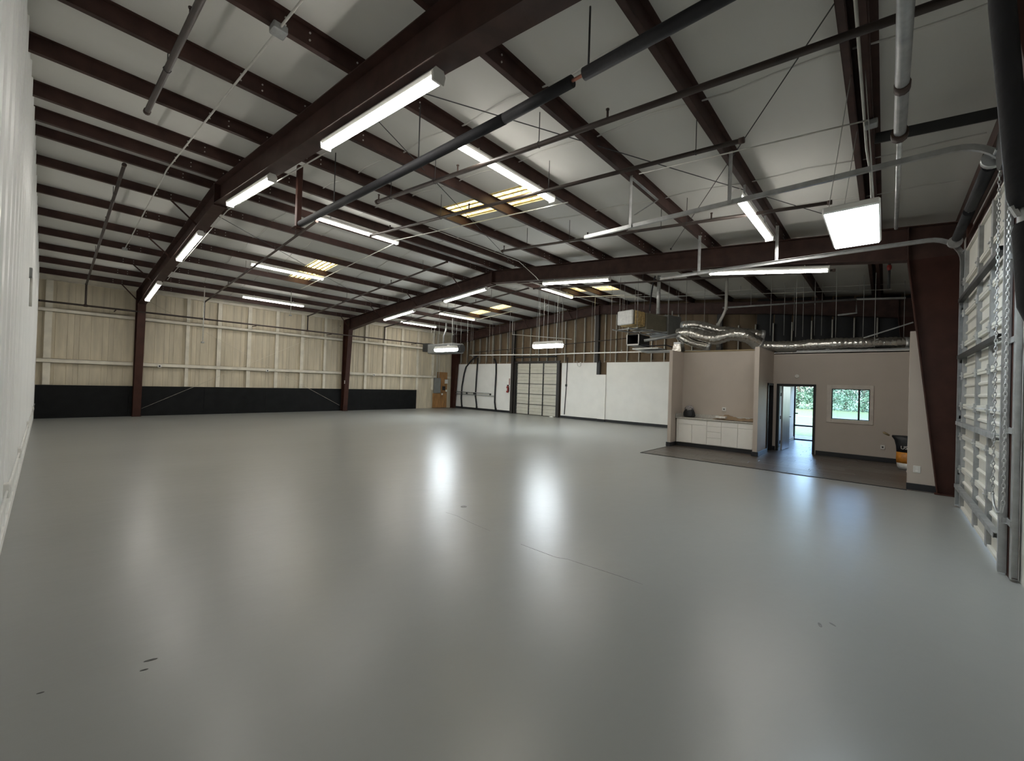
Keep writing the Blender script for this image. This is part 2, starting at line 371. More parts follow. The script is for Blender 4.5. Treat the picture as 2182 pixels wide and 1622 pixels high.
# ---- left (beige) side wall
wl = struct(MB().box(XL-0.2, XL, YN-0.2, YF+0.2, 0, zd(XL)+0.06).build('wall_left', 'beige'))
pw = 0.915; n = int((YF-YN)/pw)+1
def rib_sheet(w_, z0, z1):
    mb = MB(); prof = []
    for kx in (0.0, 0.305, 0.61):
        prof += [(kx+0.004, 0.014), (kx+0.12, 0.014), (kx+0.122, 0.002), (kx+0.14, 0.002), (kx+0.142, 0.014)]
    prof += [(w_-0.004, 0.014), (w_-0.004, 0.002)]; prof = [(0.002, 0.002)]+prof
    m_ = len(prof); vs_ = [(d, a, z) for z in (z0, z1) for a, d in prof]
    return mb.add(vs_, [(i, i+1, m_+i+1, m_+i) for i in range(m_-1)])
me = rib_sheet(pw, 0.0, zp(XL)+0.1).mesh('wall_panel'); me.materials.append(M['beige'])
for i in range(n): inst(me, 'wall_panel', wl, (XL, YN+i*pw, 0.0))
for (z, t) in ((2.06, 0.075), (3.87, 0.065)):
    for (y0, y1) in ((YN+0.02, 2.30), (2.56, 10.78), (11.04, 18.6)):
        MB().box(XL+0.02, XL+0.15, y0, y1, z-t, z-t+0.012).box(XL+0.02, XL+0.15, y0, y1, z+t-0.012, z+t).box(XL+0.135, XL+0.15, y0, y1, z-t, z+t).build('girt', 'beige_girt', wl)
for yy, wd in ((0.02, 0.16), (4.0, 0.10), (5.13, 0.13), (6.31, 0.13), (7.5, 0.12), (8.69, 0.13), (9.85, 0.10), (12.2, 0.13), (13.4, 0.13), (14.6, 0.13), (15.75, 0.13), (16.95, 0.14)):
    MB().box(XL+0.03, XL+0.125, yy-wd/2, yy+wd/2, 1.2, zp(XL)).box(XL+0.125, XL+0.13, yy-wd/2-0.01, yy+wd/2+0.01, 1.2, zp(XL)).build('wall_post', 'beige_girt', wl)
# black wainscot boards
tr = sroot('trim_1', (XL+0.15, 8, 0))
yb = YN+0.02; i = 0
for y0, y1 in ((YN+0.02, 2.20), (2.20, 4.64), (4.64, 7.08), (7.08, 9.52), (9.52, 11.96), (11.96, 14.4), (14.4, 15.72)):
    MB().bev(XL+0.13, XL+0.155, y0+0.002, y1-0.002, 0.0, 1.19, 0.003).build('board', 'black', tr)
# ---- right side wall with overhead door opening
DY0, DY1, DZ = 6.52, 9.80, 4.14
wr = MB(); wall_boxes(wr, 'y', XR, XR+0.2, YN-0.2, YF+0.2, 0, zd(XR)+0.06, [(DY0, DY1, 0, DZ)])
wro = struct(wr.build('wall_right', 'deck'))
for y0, y1 in ((DY0-0.14, DY0), (DY1, DY1+0.14)):
    MB().box(XR-0.06, XR+0.05, y0, y1, 0, zp(XR)).build('door_jamb', 'steel_col', wro)
MB().box(XR-0.06, XR+0.05, DY0, DY1, DZ+0.02, DZ+0.22).build('door_header', 'steel_col', wro)
for z in (4.62,): MB().box(XR-0.05, XR, YN, 18.6, z-0.06, z+0.06).build('girt', 'steel', wro)

# ---- far end wall
EX = (-2.56, -1.88, 0.0, 2.08); EW = (-1.62, 0.10, 0.72, 2.16)
wf = MB(); Y0, Y1 = YF+0.08, YF+0.2
wall_boxes(wf, 'x', Y0, Y1, XL-0.2, XR+0.2, 0, 4.6, [EX, EW])
wf.prism([(XL-.2, 4.6), (XR+.2, 4.6), (XR+.2, zd(XR+.2)+.06), (RX, zd(RX)+.06), (XL-.2, zd(XL-.2)+.06)], 'y', Y0, Y1)
wfo = struct(wf.build('wall_far', 'kraft'))
x = XL+0.1; sp = 0.61
while x < XR-0.1:
    x1 = min(x+sp, XR); zb = 3.0; zt = min(zd(x), zd(x1))-0.01
    b = MB(); nx, nz = 5, 2; vs_ = []
    for jz in range(nz+1):
        for ix in range(nx+1):
            u_ = ix/nx; vs_.append((x+0.025+(x1-x-0.05)*u_, YF+0.075-0.05*math.sin(math.pi*u_)**0.6-0.005, zb+(zt-zb)*jz/nz))
    b.add(vs_, [(jz*(nx+1)+i, jz*(nx+1)+i+1, (jz+1)*(nx+1)+i+1, (jz+1)*(nx+1)+i) for jz in range(nz) for i in range(nx)], True)
    b.build('insulation_batt', 'kraft' if x < -4.0 else 'darkbatt', wfo)  # right-hand batts take a darker colour than the brown ones
    zz = zp(x)-0.05 if x < -6.5 else 4.45
    MB().box(x-0.018, x+0.018, YF-0.045, YF+0.05, zb, zz).box(x-0.018, x+0.02, YF-0.05, YF-0.045, zb, zz).build('stud', 'stud', wfo)
    x = x1
MB().box(XL, -5.0, YF-0.045, YF+0.06, 3.0, 3.09).build('head_plate', 'kraft', wfo)
# drywall on the lower far wall
def board(name, x0, x1, z0, z1, y0=YF-0.03, mat='white', par=wfo): return MB().bev(x0, x1, y0, YF+0.08, z0, z1, 0.004).build(name, mat, par)
board('wallboard', -21.95, -16.86, 0.11, 3.0); board('wallboard', -13.22, -10.9, 0.11, 3.0); board('wallboard', -10.9, -10.48, 0.11, 2.38, YF-0.10); board('wallboard', -10.48, -5.0, 0.11, 3.0)
board('wallboard', -5.0, -2.66, 0.0, 3.0); 
b = MB(); wall_boxes(b, 'x', YF-0.03, YF+0.08, -2.66, XR, 0, 3.0, [EX, EW]); b.build('wallboard', 'white', wfo)
MB().box(-11.0, -10.82, YF-0.12, YF-0.02, 2.38, 3.1).build('post_cover', 'dkgrey', wfo)
bb = sroot('baseboard_far', (-13, YF, 0))
for x0, x1 in ((-21.95, -16.86), (-13.22, -10.9), (-10.9, -10.48), (-10.48, -5.0)):
    MB().bev(x0, x1, YF-0.055-(0.07 if x0 == -10.9 else 0), YF-0.02, 0.0, 0.13, 0.006).build('base_strip', 'darkbase', bb)
for xc in (-16.72, -11.0, -5.2):
    MB().box(xc-0.1, xc+0.1, YF-0.20, YF-0.19, 3.0 if xc > -16 else 0, zp(xc)).box(xc-0.1, xc+0.1, YF-0.06, YF-0.05, 3.0 if xc > -16 else 0, zp(xc)).box(xc-0.006, xc+0.006, YF-0.19, YF-0.06, 3.0 if xc > -16 else 0, zp(xc)).build('end_column', 'dkframe', wfo)

# ---- steel portal frames
def frame(name, label, yc, wide=0.0, fw_=0.24, right=True):
    t = thing(name, label, 'steel frame', (RX, yc, 0))
    h = fw_/2
    def top(x): return zp(x)-0.002
    def bot(x):
        a = abs(x-RX)
        return (5.45-0.0865*a) if a < 7.6 else (5.45-0.0865*7.6-(a-7.6)*0.125)
    for sgn in (-1, 1):
        kneeX = (XL+0.75) if sgn < 0 else (XR-0.73-wide)
        xs = [RX, RX+sgn*7.6, kneeX]
        outer = XL+0.16 if sgn < 0 else XR-0.02
        poly = [(RX, top(RX)), (outer, top(outer)), (outer, bot(kneeX)), (kneeX, bot(kneeX)), (xs[1], bot(xs[1])), (RX, bot(RX))]
        web = MB().prism(poly if sgn > 0 else poly[::-1], 'y', yc-0.006, yc+0.006)
        ro = web.build('rafter', 'steel', t)
        tf = MB().prism([(RX, top(RX)), (outer, top(outer)), (outer, top(outer)-0.014), (RX, top(RX)-0.014)], 'y', yc-h, yc+h)
        tf.build('top_flange', 'steel', ro)
        bf = MB()
        for a, b_ in ((xs[0], xs[1]), (xs[1], xs[2])):
            bf.prism([(a, bot(a)), (b_, bot(b_)), (b_, bot(b_)-0.014), (a, bot(a)-0.014)], 'y', yc-h, yc+h)
        bf.build('bottom_flange', 'steel', ro)
        # column
        baseX = (XL+0.42) if sgn < 0 else (XR-0.27)
        zt = bot(kneeX)
        cpoly = [(outer, 0.02), (baseX, 0.02), (kneeX, zt), (outer, zt)]
        co = MB().prism(cpoly, 'y', yc-0.006, yc+0.006).build('column', 'steel_col', t)
        fl = MB().prism([(baseX, 0.02), (kneeX, zt+0.01), (kneeX+sgn*0.016, zt+0.01), (baseX+sgn*0.016, 0.02)], 'y', yc-h, yc+h)
        fl.build('inner_flange', 'steel_col', co)
        MB().box(outer, outer+sgn*0.016, yc-h, yc+h, 0.02, top(outer)).build('outer_flange', 'steel_col', co)
        MB().bev(min(baseX, outer)-0.03, max(baseX, outer)+0.03, yc-h-0.02, yc+h+0.02, 0.0, 0.022, 0.004).build('base_plate', 'steel_col', co)
        # stiffeners at the knee, splice plate at the ridge
        MB().box(kneeX, kneeX+sgn*0.014, yc-h+0.01, yc+h-0.01, zt, top(kneeX)-0.014).build('stiffener', 'steel', ro)
        for pxx in (PUR_L if sgn < 0 else []):
            if PUR_L.index(pxx) % 2 == 0: continue
            MB().bar((pxx, yc-0.62, zp(pxx)+0.03), (pxx, yc-h+0.03, bot(pxx)+0.02), 0.04, 0.006).bar((pxx+0.02, yc-0.62, zp(pxx)+0.03), (pxx+0.02, yc-h+0.03, bot(pxx)+0.02), 0.006, 0.04).build('flange_brace', 'steel', t)
    MB().box(RX-0.018, RX+0.018, yc-h, yc+h, bot(RX)-0.05, top(RX)-0.016).build('ridge_plate', 'steel', t)
    return t
YA, YB = 2.43, 10.92
frame('portal_frame', 'nearest dark brown steel portal frame passing overhead with bright strip lights beneath', YA, 0.10)
frame('portal_frame', 'middle dark brown steel portal frame ending in the wide tapered right column', YB)
frame('portal_frame', 'farthest dark steel portal frame standing against the insulated end wall', 18.62)

# ---- partitions of the kitchen and office
PH = 2.95
def part_wall(name, mb, parent=None): return struct(mb.build(name, 'taupe'))
p = MB(); p.box(-4.97, -4.87, 12.80, YF-0.03, 0, PH); part_wall('wall_kitchen_left', p)
p = MB(); p.box(-4.87, -2.66, 13.72, 13.82, 0, PH); part_wall('wall_kitchen_back', p)
p = MB(); wall_boxes(p, 'y', -2.66, -2.55, 12.86, YF-0.03, 0, PH+0.03, [(14.0, 14.74, 0, 2.02)]); part_wall('wall_passage', p)
p = MB(); wall_boxes(p, 'x', 14.83, 14.94, -2.55, XR-0.02, 0, PH, [(-2.44, -1.50, 0, 2.0), (-1.13, -0.29, 1.06, 1.92)]); part_wall('wall_office', p)
p = MB(); p.box(0.34, XR-0.02, 10.94, 11.06, 0, 3.0).box(0.90, XR-0.02, 11.06, 14.83, 0, 3.0); part_wall('wall_stub', p)
struct(MB().box(-4.97, XR-0.02, 14.83, YF-0.02, PH-0.03, PH+0.02).box(-4.97, -2.6, 13.80, 14.83, PH-0.03, PH+0.02).build('ceiling_office', 'white'))
bb2 = sroot('baseboard_office', (-1, 14.8, 0))
for q in ((-2.55, -2.46, 14.79, 14.828), (-1.46, 0.9, 14.79, 14.828)): MB().bev(q[0], q[1], q[2], q[3], 0.008, 0.13, 0.005).build('base_strip', 'darkbase', bb2)
for q in ((-2.548, -2.52, 12.85, 13.97), (-2.68, -2.53, 12.832, 12.858), (-2.548, -2.52, 14.96, 18.8)): MB().bev(*q, 0.008, 0.13, 0.005).build('base_strip', 'darkbase', bb2)
for q in ((0.33, 0.73, 10.915, 10.938), (-4.985, -4.86, 12.772, 12.798), (-5.0, -4.972, 12.78, 18.7), (-4.868, -4.845, 12.8, 13.2), (-2.685, -2.662, 12.86, 13.2)): MB().bev(*q, 0.0, 0.13, 0.005).build('base_strip', 'darkbase', bb2)

# ---- window in the office wall, glazed exterior wall beyond
w1 = sroot('window_1', (-0.71, 14.83, 0.95), 'interior window with pale trim in the taupe office wall')
tr_ = MB()
for q in ((-1.23, -1.12, 0.96, 2.02), (-0.30, -0.22, 0.96, 2.02)): tr_.bev(q[0], q[1], 14.805, 14.835, q[2], q[3], 0.006)
for q in ((-1.12, -0.30, 0.96, 1.065), (-1.12, -0.30, 1.915, 2.02)): tr_.bev(q[0], q[1], 14.805, 14.835, q[2], q[3], 0.006)
tr_.build('casing', 'taupe_trim', w1)
fr = MB()
for q in ((-1.125, -1.10, 1.065, 1.915), (-0.32, -0.295, 1.065, 1.915), (-0.545, -0.505, 1.065, 1.915), (-1.125, -0.295, 1.065, 1.085), (-1.125, -0.295, 1.895, 1.915)): fr.box(q[0], q[1], 14.855, 14.90, q[2], q[3])
fr.build('sash', 'bronze', w1)
MB().box(-1.10, -0.545, 14.874, 14.88, 1.085, 1.895).build('pane', 'glass', w1); MB().box(-0.505, -0.32, 14.874, 14.88, 1.085, 1.895).build('pane', 'glass', w1)
w2 = sroot('window_2', (-0.76, YF, 0.7))
fr = MB()
for q in ((EW[0], EW[0]+.05, EW[2], EW[3]), (EW[1]-.05, EW[1], EW[2], EW[3]), (EW[0], EW[1], EW[2], EW[2]+.05), (EW[0], EW[1], EW[3]-.05, EW[3])): fr.box(q[0], q[1], YF+0.02, YF+0.10, q[2], q[3])
fr.build('frame', 'bronze', w2); MB().box(EW[0]+.05, EW[1]-.05, YF+.055, YF+.061, EW[2]+.05, EW[3]-.05).build('pane', 'glass', w2)
d4 = sroot('door_4', (-2.22, YF, 0), 'narrow glazed exterior door with dark frame and low crossbar')
fr = MB()
for q in ((EX[0], EX[0]+.055, 0, 2.08), (EX[1]-.055, EX[1], 0, 2.08), (EX[0], EX[1], 0, .05), (EX[0], EX[1], 2.03, 2.08), (EX[0], EX[1], .52, .575)): fr.box(q[0], q[1], YF+0.01, YF+0.08, q[2], q[3])
fr.build('frame', 'bronze', d4); MB().box(EX[0]+.055, EX[1]-.055, YF+.04, YF+.046, .05, .52).build('pane', 'glass', d4); MB().box(EX[0]+.055, EX[1]-.055, YF+.04, YF+.046, .575, 2.03).build('pane', 'glass', d4)
MB().bev(EX[0]+.05, EX[0]+.14, YF-.03, YF+.012, 0.98, 1.02, .006).build('handle', 'bronze', d4)
# office doorway: dark frame, leaf swung open into the room
d3 = sroot('door_3', (-1.97, 14.83, 0), 'dark framed office doorway with its leaf swung open')
fr = MB()
for q in ((-2.45, -2.385), (-1.545, -1.485)): fr.bev(q[0], q[1], 14.80, 14.96, 0.008, 2.0, .006)
fr.bev(-2.45, -1.485, 14.80, 14.96, 1.955, 2.025, .006); fr.build('frame', 'bronze', d3)
hx, hy, ex, ey = -2.35, 14.985, -2.29, 15.85
dv = Vector((ex-hx, ey-hy, 0)); L = dv.length; dv.normalize(); nv = Vector((dv.y, -dv.x, 0))
vs_ = []
for z in (0.02, 1.95):
    for a, b_ in ((0, 0), (L, 0), (L, 0.044), (0, 0.044)): q = Vector((hx, hy, z))+dv*a+nv*b_; vs_.append(q)
lf = MB().add(vs_, [(0, 3, 2, 1), (4, 5, 6, 7), (0, 1, 5, 4), (1, 2, 6, 5), (2, 3, 7, 6), (3, 0, 4, 7)]).build('leaf', 'doorleaf', d3)
q = Vector((hx, hy, 1.0))+dv*(L-0.07)+nv*0.044
MB().tube([q, q+nv*0.05, q+nv*0.055-dv*0.11], 0.009, 6).build('lever', 'bronze', lf)
for z in (0.25, 1.0, 1.7): MB().tube([(hx-0.012, hy-0.012, z-.05), (hx-0.012, hy-0.012, z+.05)], 0.012, 8).build('hinge', 'bronze', d3)
# side doorway into the dark back room
d5 = sroot('door_5', (-2.6, 14.37, 0), 'dark framed side doorway beside the office door')
fr = MB()
for q in ((14.0, 14.06), (14.68, 14.74)): fr.bev(-2.69, -2.52, q[0], q[1], 0.008, 2.02, .006)
fr.bev(-2.69, -2.52, 14.0, 14.74, 1.96, 2.03, .006); fr.build('frame', 'bronze', d5)
MB().bev(-3.42, -2.70, 14.60, 14.645, 0.02, 1.95, 0.004).build('leaf', 'bronze', d5)

# ================================================================== OVERHEAD DOOR (right)
d1 = sroot('door_1', (XR, (DY0+DY1)/2, 0), 'tall white sectional overhead door with galvanised tracks')
ZS = [0.02, 0.63, 1.15, 1.63, 2.11, 2.61, 3.11, 3.62, 4.13]
DX = 0.955
for i in range(8):
    z0, z1 = ZS[i]+0.004, ZS[i+1]-0.004; hh = z1-z0
    prof = [(DX-0.015, z0), (DX-0.012, z0)]
    ribs = (0.34, 0.68) if i < 6 else ()
    for rr in ribs:
        c_ = z0+hh*rr; prof += [(DX, c_-0.03), (DX-0.022, c_-0.012), (DX-0.022, c_+0.012), (DX, c_+0.03)]
    prof = [(DX, z0)]+prof[2:]+[(DX, z1)]
    s_ = MB(); back = [(DX+0.03, z1), (DX+0.03, z0)]
    s_.prism((prof+back)[::-1], 'y', DY0, DY1); so_ = s_.build('section', 'panel_d', d1)
    rl = MB()
    rl.box(DX-0.035, DX+0.002, DY0+.02, DY1-.02, z0, z0+0.035).box(DX-0.035, DX+0.002, DY0+.02, DY1-.02, z1-0.03, z1)
    rl.build('rail', 'panel_d', so_)
    st = MB()
    for yc, wd in ((DY0+0.07, 0.13), (7.45, 0.11), (8.42, 0.11), (DY1-0.07, 0.13)):
        st.box(DX-0.042, DX+0.002, yc-wd/2, yc+wd/2, z0+0.002, z1-0.002)
    st.build('stile', 'galv_dull', so_)
    if i < 7:
        hb = MB()
        for yc in (DY0+0.07, 7.45, 8.42, DY1-0.07):
            hb.bev(DX-0.058, DX-0.04, yc-0.03, yc+0.03, z1-0.06, z1+0.065, 0.004).tube([(DX-0.062, yc-0.035, z1+0.004), (DX-0.062, yc+0.035, z1+0.004)], 0.011, 6)
        hb.build('hinge', 'galv', so_)
    for yy, dr in ((DY0-0.03, -1), (DY1+0.03, 1)):
        MB().tube([(DX-0.05, yy-dr*0.12, z1), (DX-0.05, yy+dr*0.03, z1)], 0.012, 6).tube([(DX-0.05, yy+dr*0.03, z1), (DX-0.05, yy+dr*0.055, z1)], 0.028, 10).build('roller', 'galv', so_)
for z in (0.36, 1.36, 2.41, 3.32):
    MB().box(DX-0.10, DX-0.042, DY0+0.02, DY1-0.02, z-0.025, z-0.02).box(DX-0.10, DX-0.042, DY0+0.02, DY1-0.02, z+0.02, z+0.025).box(DX-0.102, DX-0.097, DY0+0.02, DY1-0.02, z-0.028, z+0.028).build('strut', 'dkgrey' if z > 2 else 'galv_dull', d1)
def track(yc, sgn, zt, lab):
    path = [(DX-0.05, 0.02)]
    path += [(DX-0.05, zt-0.42)]
    for k_ in range(1, 9):
        a = math.pi/2*k_/8; path.append((DX-0.05-0.42*(1-math.cos(a)), zt-0.42+0.42*math.sin(a)))
    path.append((-4.12, zt+0.02))
    # C channel swept along the path: three strips
    mb = MB(); W = 0.03
    prof = [(-W, 0.045), (-W, 0.0), (W, 0.0), (W, 0.045)]   # (across the path, sideways)
    n_ = len(path); rows = []
    for i in range(n_):
        a = Vector((path[min(i+1, n_-1)][0]-path[max(i-1, 0)][0], path[min(i+1, n_-1)][1]-path[max(i-1, 0)][1])); a.normalize()
        nn = Vector((a.y, -a.x)); rows.append([(path[i][0]+nn.x*o_, yc+sgn*(0.05-d_), path[i][1]+nn.y*o_) for o_, d_ in prof])
    vs_ = [v for r_ in rows for v in r_]
    mb.add(vs_, [(i*4+j, i*4+j+1, (i+1)*4+j+1, (i+1)*4+j) for i in range(n_-1) for j in range(3)])
    o = mb.build('track', 'galv', d1)
    md = o.modifiers.new('thickness', 'SOLIDIFY'); md.thickness = 0.005
    for xh in (-3.22, -1.70):
        z1_ = zp(xh)
        MB().bar((xh, yc+sgn*.07, zt-0.02), (xh, yc+sgn*.07, z1_+0.03), 0.05, 0.005, (0, 1, 0)).bar((xh-.022, yc+sgn*.05, zt-0.02), (xh-.022, yc+sgn*.05, z1_+0.03), 0.005, 0.045, (0, 1, 0)).build('track_hanger', 'galv', d1)
        if sgn < 0 and xh < -2:
            MB().bar((xh, yc-.05, z1_+0.0), (xh, yc+1.0, z1_+0.0), 0.05, 0.01).bar((xh, yc+0.98, z1_-0.02), (xh, yc+.10, zt+.25), 0.045, 0.006).build('track_brace', 'galv_dull', d1)
    for z in (0.55, 1.45, 2.35, 3.2):
        MB().bev(DX-0.06, XR-0.01, yc+sgn*0.05, yc+sgn*0.07, z-.03, z+.03, .004).bev(DX-0.03, DX-0.02, yc+sgn*0.05, yc+sgn*0.24, z-.03, z+.03, .002).build('track_bracket', 'galv', d1)
    MB().box(DX-0.02, DX-0.015, yc+sgn*0.16, yc+sgn*0.24, 0.02, zt-0.45).box(DX-0.02, XR-0.01, yc+sgn*0.155, yc+sgn*0.16, 0.02, zt-0.45).build('track_angle', 'galv', d1)
track(DY0-0.03, -1, 4.44, 'near'); track(DY1+0.03, 1, 4.40, 'far')
# torsion shaft and springs above the door
MB().tube([(0.80, DY0-0.2, 4.28), (0.80, DY1+0.1, 4.28)], 0.016, 8).build('torsion_shaft', 'galv_dull', d1)
for y0, y1 in ((6.75, 8.1), (8.25, 9.5)):
    MB().tube([(0.80, y0, 4.28), (0.80, y1, 4.28)], 0.06, 14).build('torsion_spring', 'rubber', d1)
for yy in (DY0+0.05, DY1-0.05): MB().tube([(0.80, yy-.04, 4.28), (0.80, yy+.04, 4.28)], 0.09, 16).build('cable_drum', 'galv', d1)
# ---- hand chain of the hoist
def chain(mb, x, y, z0, z1, r=0.011, ln=0.034):
    z = z0; k_ = 0
    while z < z1:
        n_, m_ = 8, 4; vs_ = []
        for i in range(n_):
            a = 2*math.pi*i/n_; c = Vector((r*0.75*math.cos(a), 0, ln*0.62*math.sin(a))); o = Vector((math.cos(a), 0, math.sin(a)))
            for j in range(m_):
                b = 2*math.pi*j/m_; v = c+0.0042*(math.cos(b)*o+math.sin(b)*Vector((0, 1, 0)))
                if k_ % 2: v = Vector((v.y, v.x, v.z))
                vs_.append((x+v.x, y+v.y, z+v.z))
        mb.add(vs_, [(i*m_+j, i*m_+(j+1) % m_, ((i+1) % n_)*m_+(j+1) % m_, ((i+1) % n_)*m_+j) for i in range(n_) for j in range(m_)], True)
        z += ln*0.92; k_ += 1
ch = thing('hand_chain', 'bright galvanised hand chain hanging in front of the overhead door edge', 'chain', (0.85, 6.6, 0.75))
mb = MB(); chain(mb, 0.83, 6.42, 0.80, 4.2, 0.014, 0.042); mb.build('chain_run', 'galv', ch)
mb = MB(); chain(mb, 0.83, 5.92, 0.80, 4.2, 0.014, 0.042); mb.build('chain_run', 'galv', ch)
mb = MB(); mb.tube([(0.83, 6.42, 0.80), (0.83, 6.35, 0.70), (0.83, 6.17, 0.66), (0.83, 5.99, 0.70), (0.83, 5.92, 0.80)], 0.011, 6); mb.build('chain_loop', 'galv', ch)
MB().tube([(0.80, 6.17, 4.25), (0.86, 6.17, 4.25)], 0.24, 20).build('chain_wheel', 'dkgrey', ch)

# ================================================================== FAR SECTIONAL DOOR
d2 = sroot('door_2', (-15.0, YF, 0), 'grey sectional door of three columns in the far wall')
fx0, fx1 = -16.50, -13.46
nsec = 5; sh = 2.98/nsec
for i in range(nsec):
    z0, z1 = 0.03+i*sh+0.004, 0.03+(i+1)*sh-0.004
    prof = [(YF-0.02, z0)]
    for rr in (0.33, 0.66): c_ = z0+(z1-z0)*rr; prof += [(YF-0.02, c_-0.03), (YF-0.038, c_-0.012), (YF-0.038, c_+0.012), (YF-0.02, c_+0.03)]
    prof += [(YF-0.02, z1), (YF+0.03, z1), (YF+0.03, z0)]
    so_ = MB().prism(prof, 'x', fx0, fx1).build('section', 'panel_f', d2)
    st = MB().box(fx0, fx1, YF-0.045, YF-0.018, z1-0.02, z1+0.004)
    for xc in (fx0+0.05, fx0+1.02, fx0+2.03, fx1-0.05): st.box(xc-0.03, xc+0.03, YF-0.06, YF-0.018, z0, z1)
    st.build('stile', 'dkgrey', so_)
fr = MB()
for q in ((fx0-0.14, fx0-0.01), (fx1+0.01, fx1+0.14)): fr.box(q[0], q[1], YF-0.10, YF+0.05, 0, 3.12)
fr.box(fx0-0.14, fx1+0.14, YF-0.08, YF+0.05, 3.02, 3.12); fr.build('frame', 'dkframe', d2)
MB().tube([(fx0, YF-0.22, 3.35), (fx1, YF-0.22, 3.35)], 0.05, 10).build('torsion_spring', 'dkgrey', d2)

# ================================================================== LIGHTS
def strip(label, p0, p1, drop=0.0, style='Y'):
    p0, p1 = Vector(p0), Vector(p1); c = (p0+p1)/2; d = (p1-p0).normalized(); a = d.cross(Vector((0, 0, 1))).normalized(); b = a.cross(d)
    t = thing('strip_light', label, 'strip light', tuple(c), 'fluorescent strip lights')
    def seg(mb, s0, s1, prof):
        n_ = len(prof); vs_ = [q+a*x_+b*y_ for q in (p0+d*s0, p0+d*s1) for x_, y_ in prof]
        mb.add(vs_, [tuple(range(n_))[::-1], tuple(range(n_, 2*n_))]+[(i, (i+1) % n_, n_+(i+1) % n_, n_+i) for i in range(n_)])
    L_ = (p1-p0).length
    h_ = MB(); seg(h_, 0, L_, [(-0.06, 0.0), (-0.075, 0.03), (-0.045, 0.075), (0.045, 0.075), (0.075, 0.03), (0.06, 0.0)]); h_.build('housing', 'plastic_w', t)
    g = MB(); seg(g, 0.02, L_-0.02, [(-0.058, -0.002), (0.058, -0.002), (0.055, -0.03), (0.028, -0.052), (-0.028, -0.052), (-0.055, -0.03)]); g.build('diffuser', 'tube', t)
    for s0, s1 in ((-0.006, 0.02), (L_-0.02, L_+0.006)):
        e = MB(); seg(e, s0, s1, [(-0.064, -0.056), (0.064, -0.056), (0.076, 0.03), (0.046, 0.077), (-0.046, 0.077), (-0.076, 0.03)]); e.build('end_cap', 'plastic_w', t)
    for f in (0.18, 0.82):
        q = p0+d*(L_*f); MB().bar(q+Vector((0, 0, 0.07)), q+Vector((0, 0, 0.07+drop+0.03)), 0.03, 0.012, tuple(d)).build('hanger', 'galv', t)
    return t
def xb(x): a = abs(x-RX); return (5.45-0.0865*a) if a < 7.6 else (5.45-0.0865*7.6-(a-7.6)*0.125)
def strip_frame(label, yc, x0, x1): return strip(label, (x0, yc, xb(x0)-0.125), (x1, yc, xb(x1)-0.125), 0.015)
strip_frame('large nearest strip light under the near brown rafter, brightest of the row', YA, -5.68, -3.24)
strip_frame('second nearest strip light under the near brown rafter, left of the hanging post', YA, -10.1, -7.68)
strip_frame('third strip light down the near rafter towards the beige wall', YA, -14.95, -12.52)
strip_frame('lowest strip light at the near rafter beside the left column', YA, -20.35, -17.95)
strip_frame('strip light under the middle rafter next to its left column', YB, -18.2, -15.76)
strip_frame('strip light under the middle rafter just left of the ridge', YB, -13.63, -11.2)
strip_frame('strip light under the middle rafter just right of the ridge', YB, -8.5, -6.06)
strip_frame('strip light under the middle rafter above the office corner', YB, -3.3, -0.92)
def strip_pur(label, x, y0, y1, dz): z = zp(x)+dz; return strip(label, (x, y0, z), (x, y1, z), max(0.0, -dz-0.10))
strip_pur('strip light along a purlin beside the nearest yellow skylight', -4.76, 3.95, 6.30, -0.12)
strip_pur('strip light nearest the overhead door below a right hand purlin', -1.78, 7.12, 9.56, -0.32)
strip_pur('strip light along the roof ridge where the black pipe ends', -10.55, 4.28, 6.66, -0.14)
strip_pur('strip light under the left skylight near the beige wall bay', -15.42, 4.33, 6.68, -0.12)
strip_pur('strip light closest to the middle of the beige wall', -19.85, 5.32, 7.76, -0.14)
strip_pur('strip light in the far bay just left of its paired skylight', -17.0, 13.25, 15.7, -0.13)
strip_pur('farthest strip light low over the far left corner', -20.0, 12.95, 15.4, -0.13)
strip_pur('strip light meeting the middle rafter light in a V at the ridge', -10.42, 13.25, 15.45, -0.16)
def highbay(label, cx, cy, cz, L_, ang):
    t = thing('high_bay_light', label, 'high bay light', (cx, cy, cz), 'LED high bay lights')
    d = Vector((math.cos(ang), math.sin(ang), 0)); a = Vector((-d.y, d.x, 0)); W = 0.17
    def oval(z, k_):
        r_ = W*k_; pts = []
        for i in range(9): b_ = -math.pi/2+math.pi*i/8; pts.append(Vector((cx, cy, z))+d*(L_/2-W+r_*math.cos(b_))+a*(r_*math.sin(b_)))
        for i in range(9): b_ = math.pi/2+math.pi*i/8; pts.append(Vector((cx, cy, z))+d*(-L_/2+W+r_*math.cos(b_))+a*(r_*math.sin(b_)))
        return pts
    def loft(rings):
        n_ = len(rings[0]); mb = MB(); mb.add([v for r_ in rings for v in r_], [(i*n_+j, i*n_+(j+1) % n_, (i+1)*n_+(j+1) % n_, (i+1)*n_+j) for i in range(len(rings)-1) for j in range(n_)]+[tuple(range(n_))[::-1], tuple(range((len(rings)-1)*n_, len(rings)*n_))]); return mb
    loft([oval(cz+0.02, 1.0), oval(cz+0.07, 0.98), oval(cz+0.14, 0.75)]).build('housing', 'plastic_w', t)
    loft([oval(cz-0.10, 0.80), oval(cz-0.05, 0.97), oval(cz+0.018, 0.97)]).build('lens', 'ledbay', t)
    for s_ in (-0.36, 0.36):
        q = Vector((cx, cy, cz+0.14))+d*(L_*s_)
        MB().tube([q, (q.x, q.y, zd(q.x))], 0.006, 5).build('suspension_cable', 'wire', t)
    return t
highbay('capsule shaped LED light hung in front of the far sectional door', -9.75, 12.9, 3.30, 1.42, 0.0)
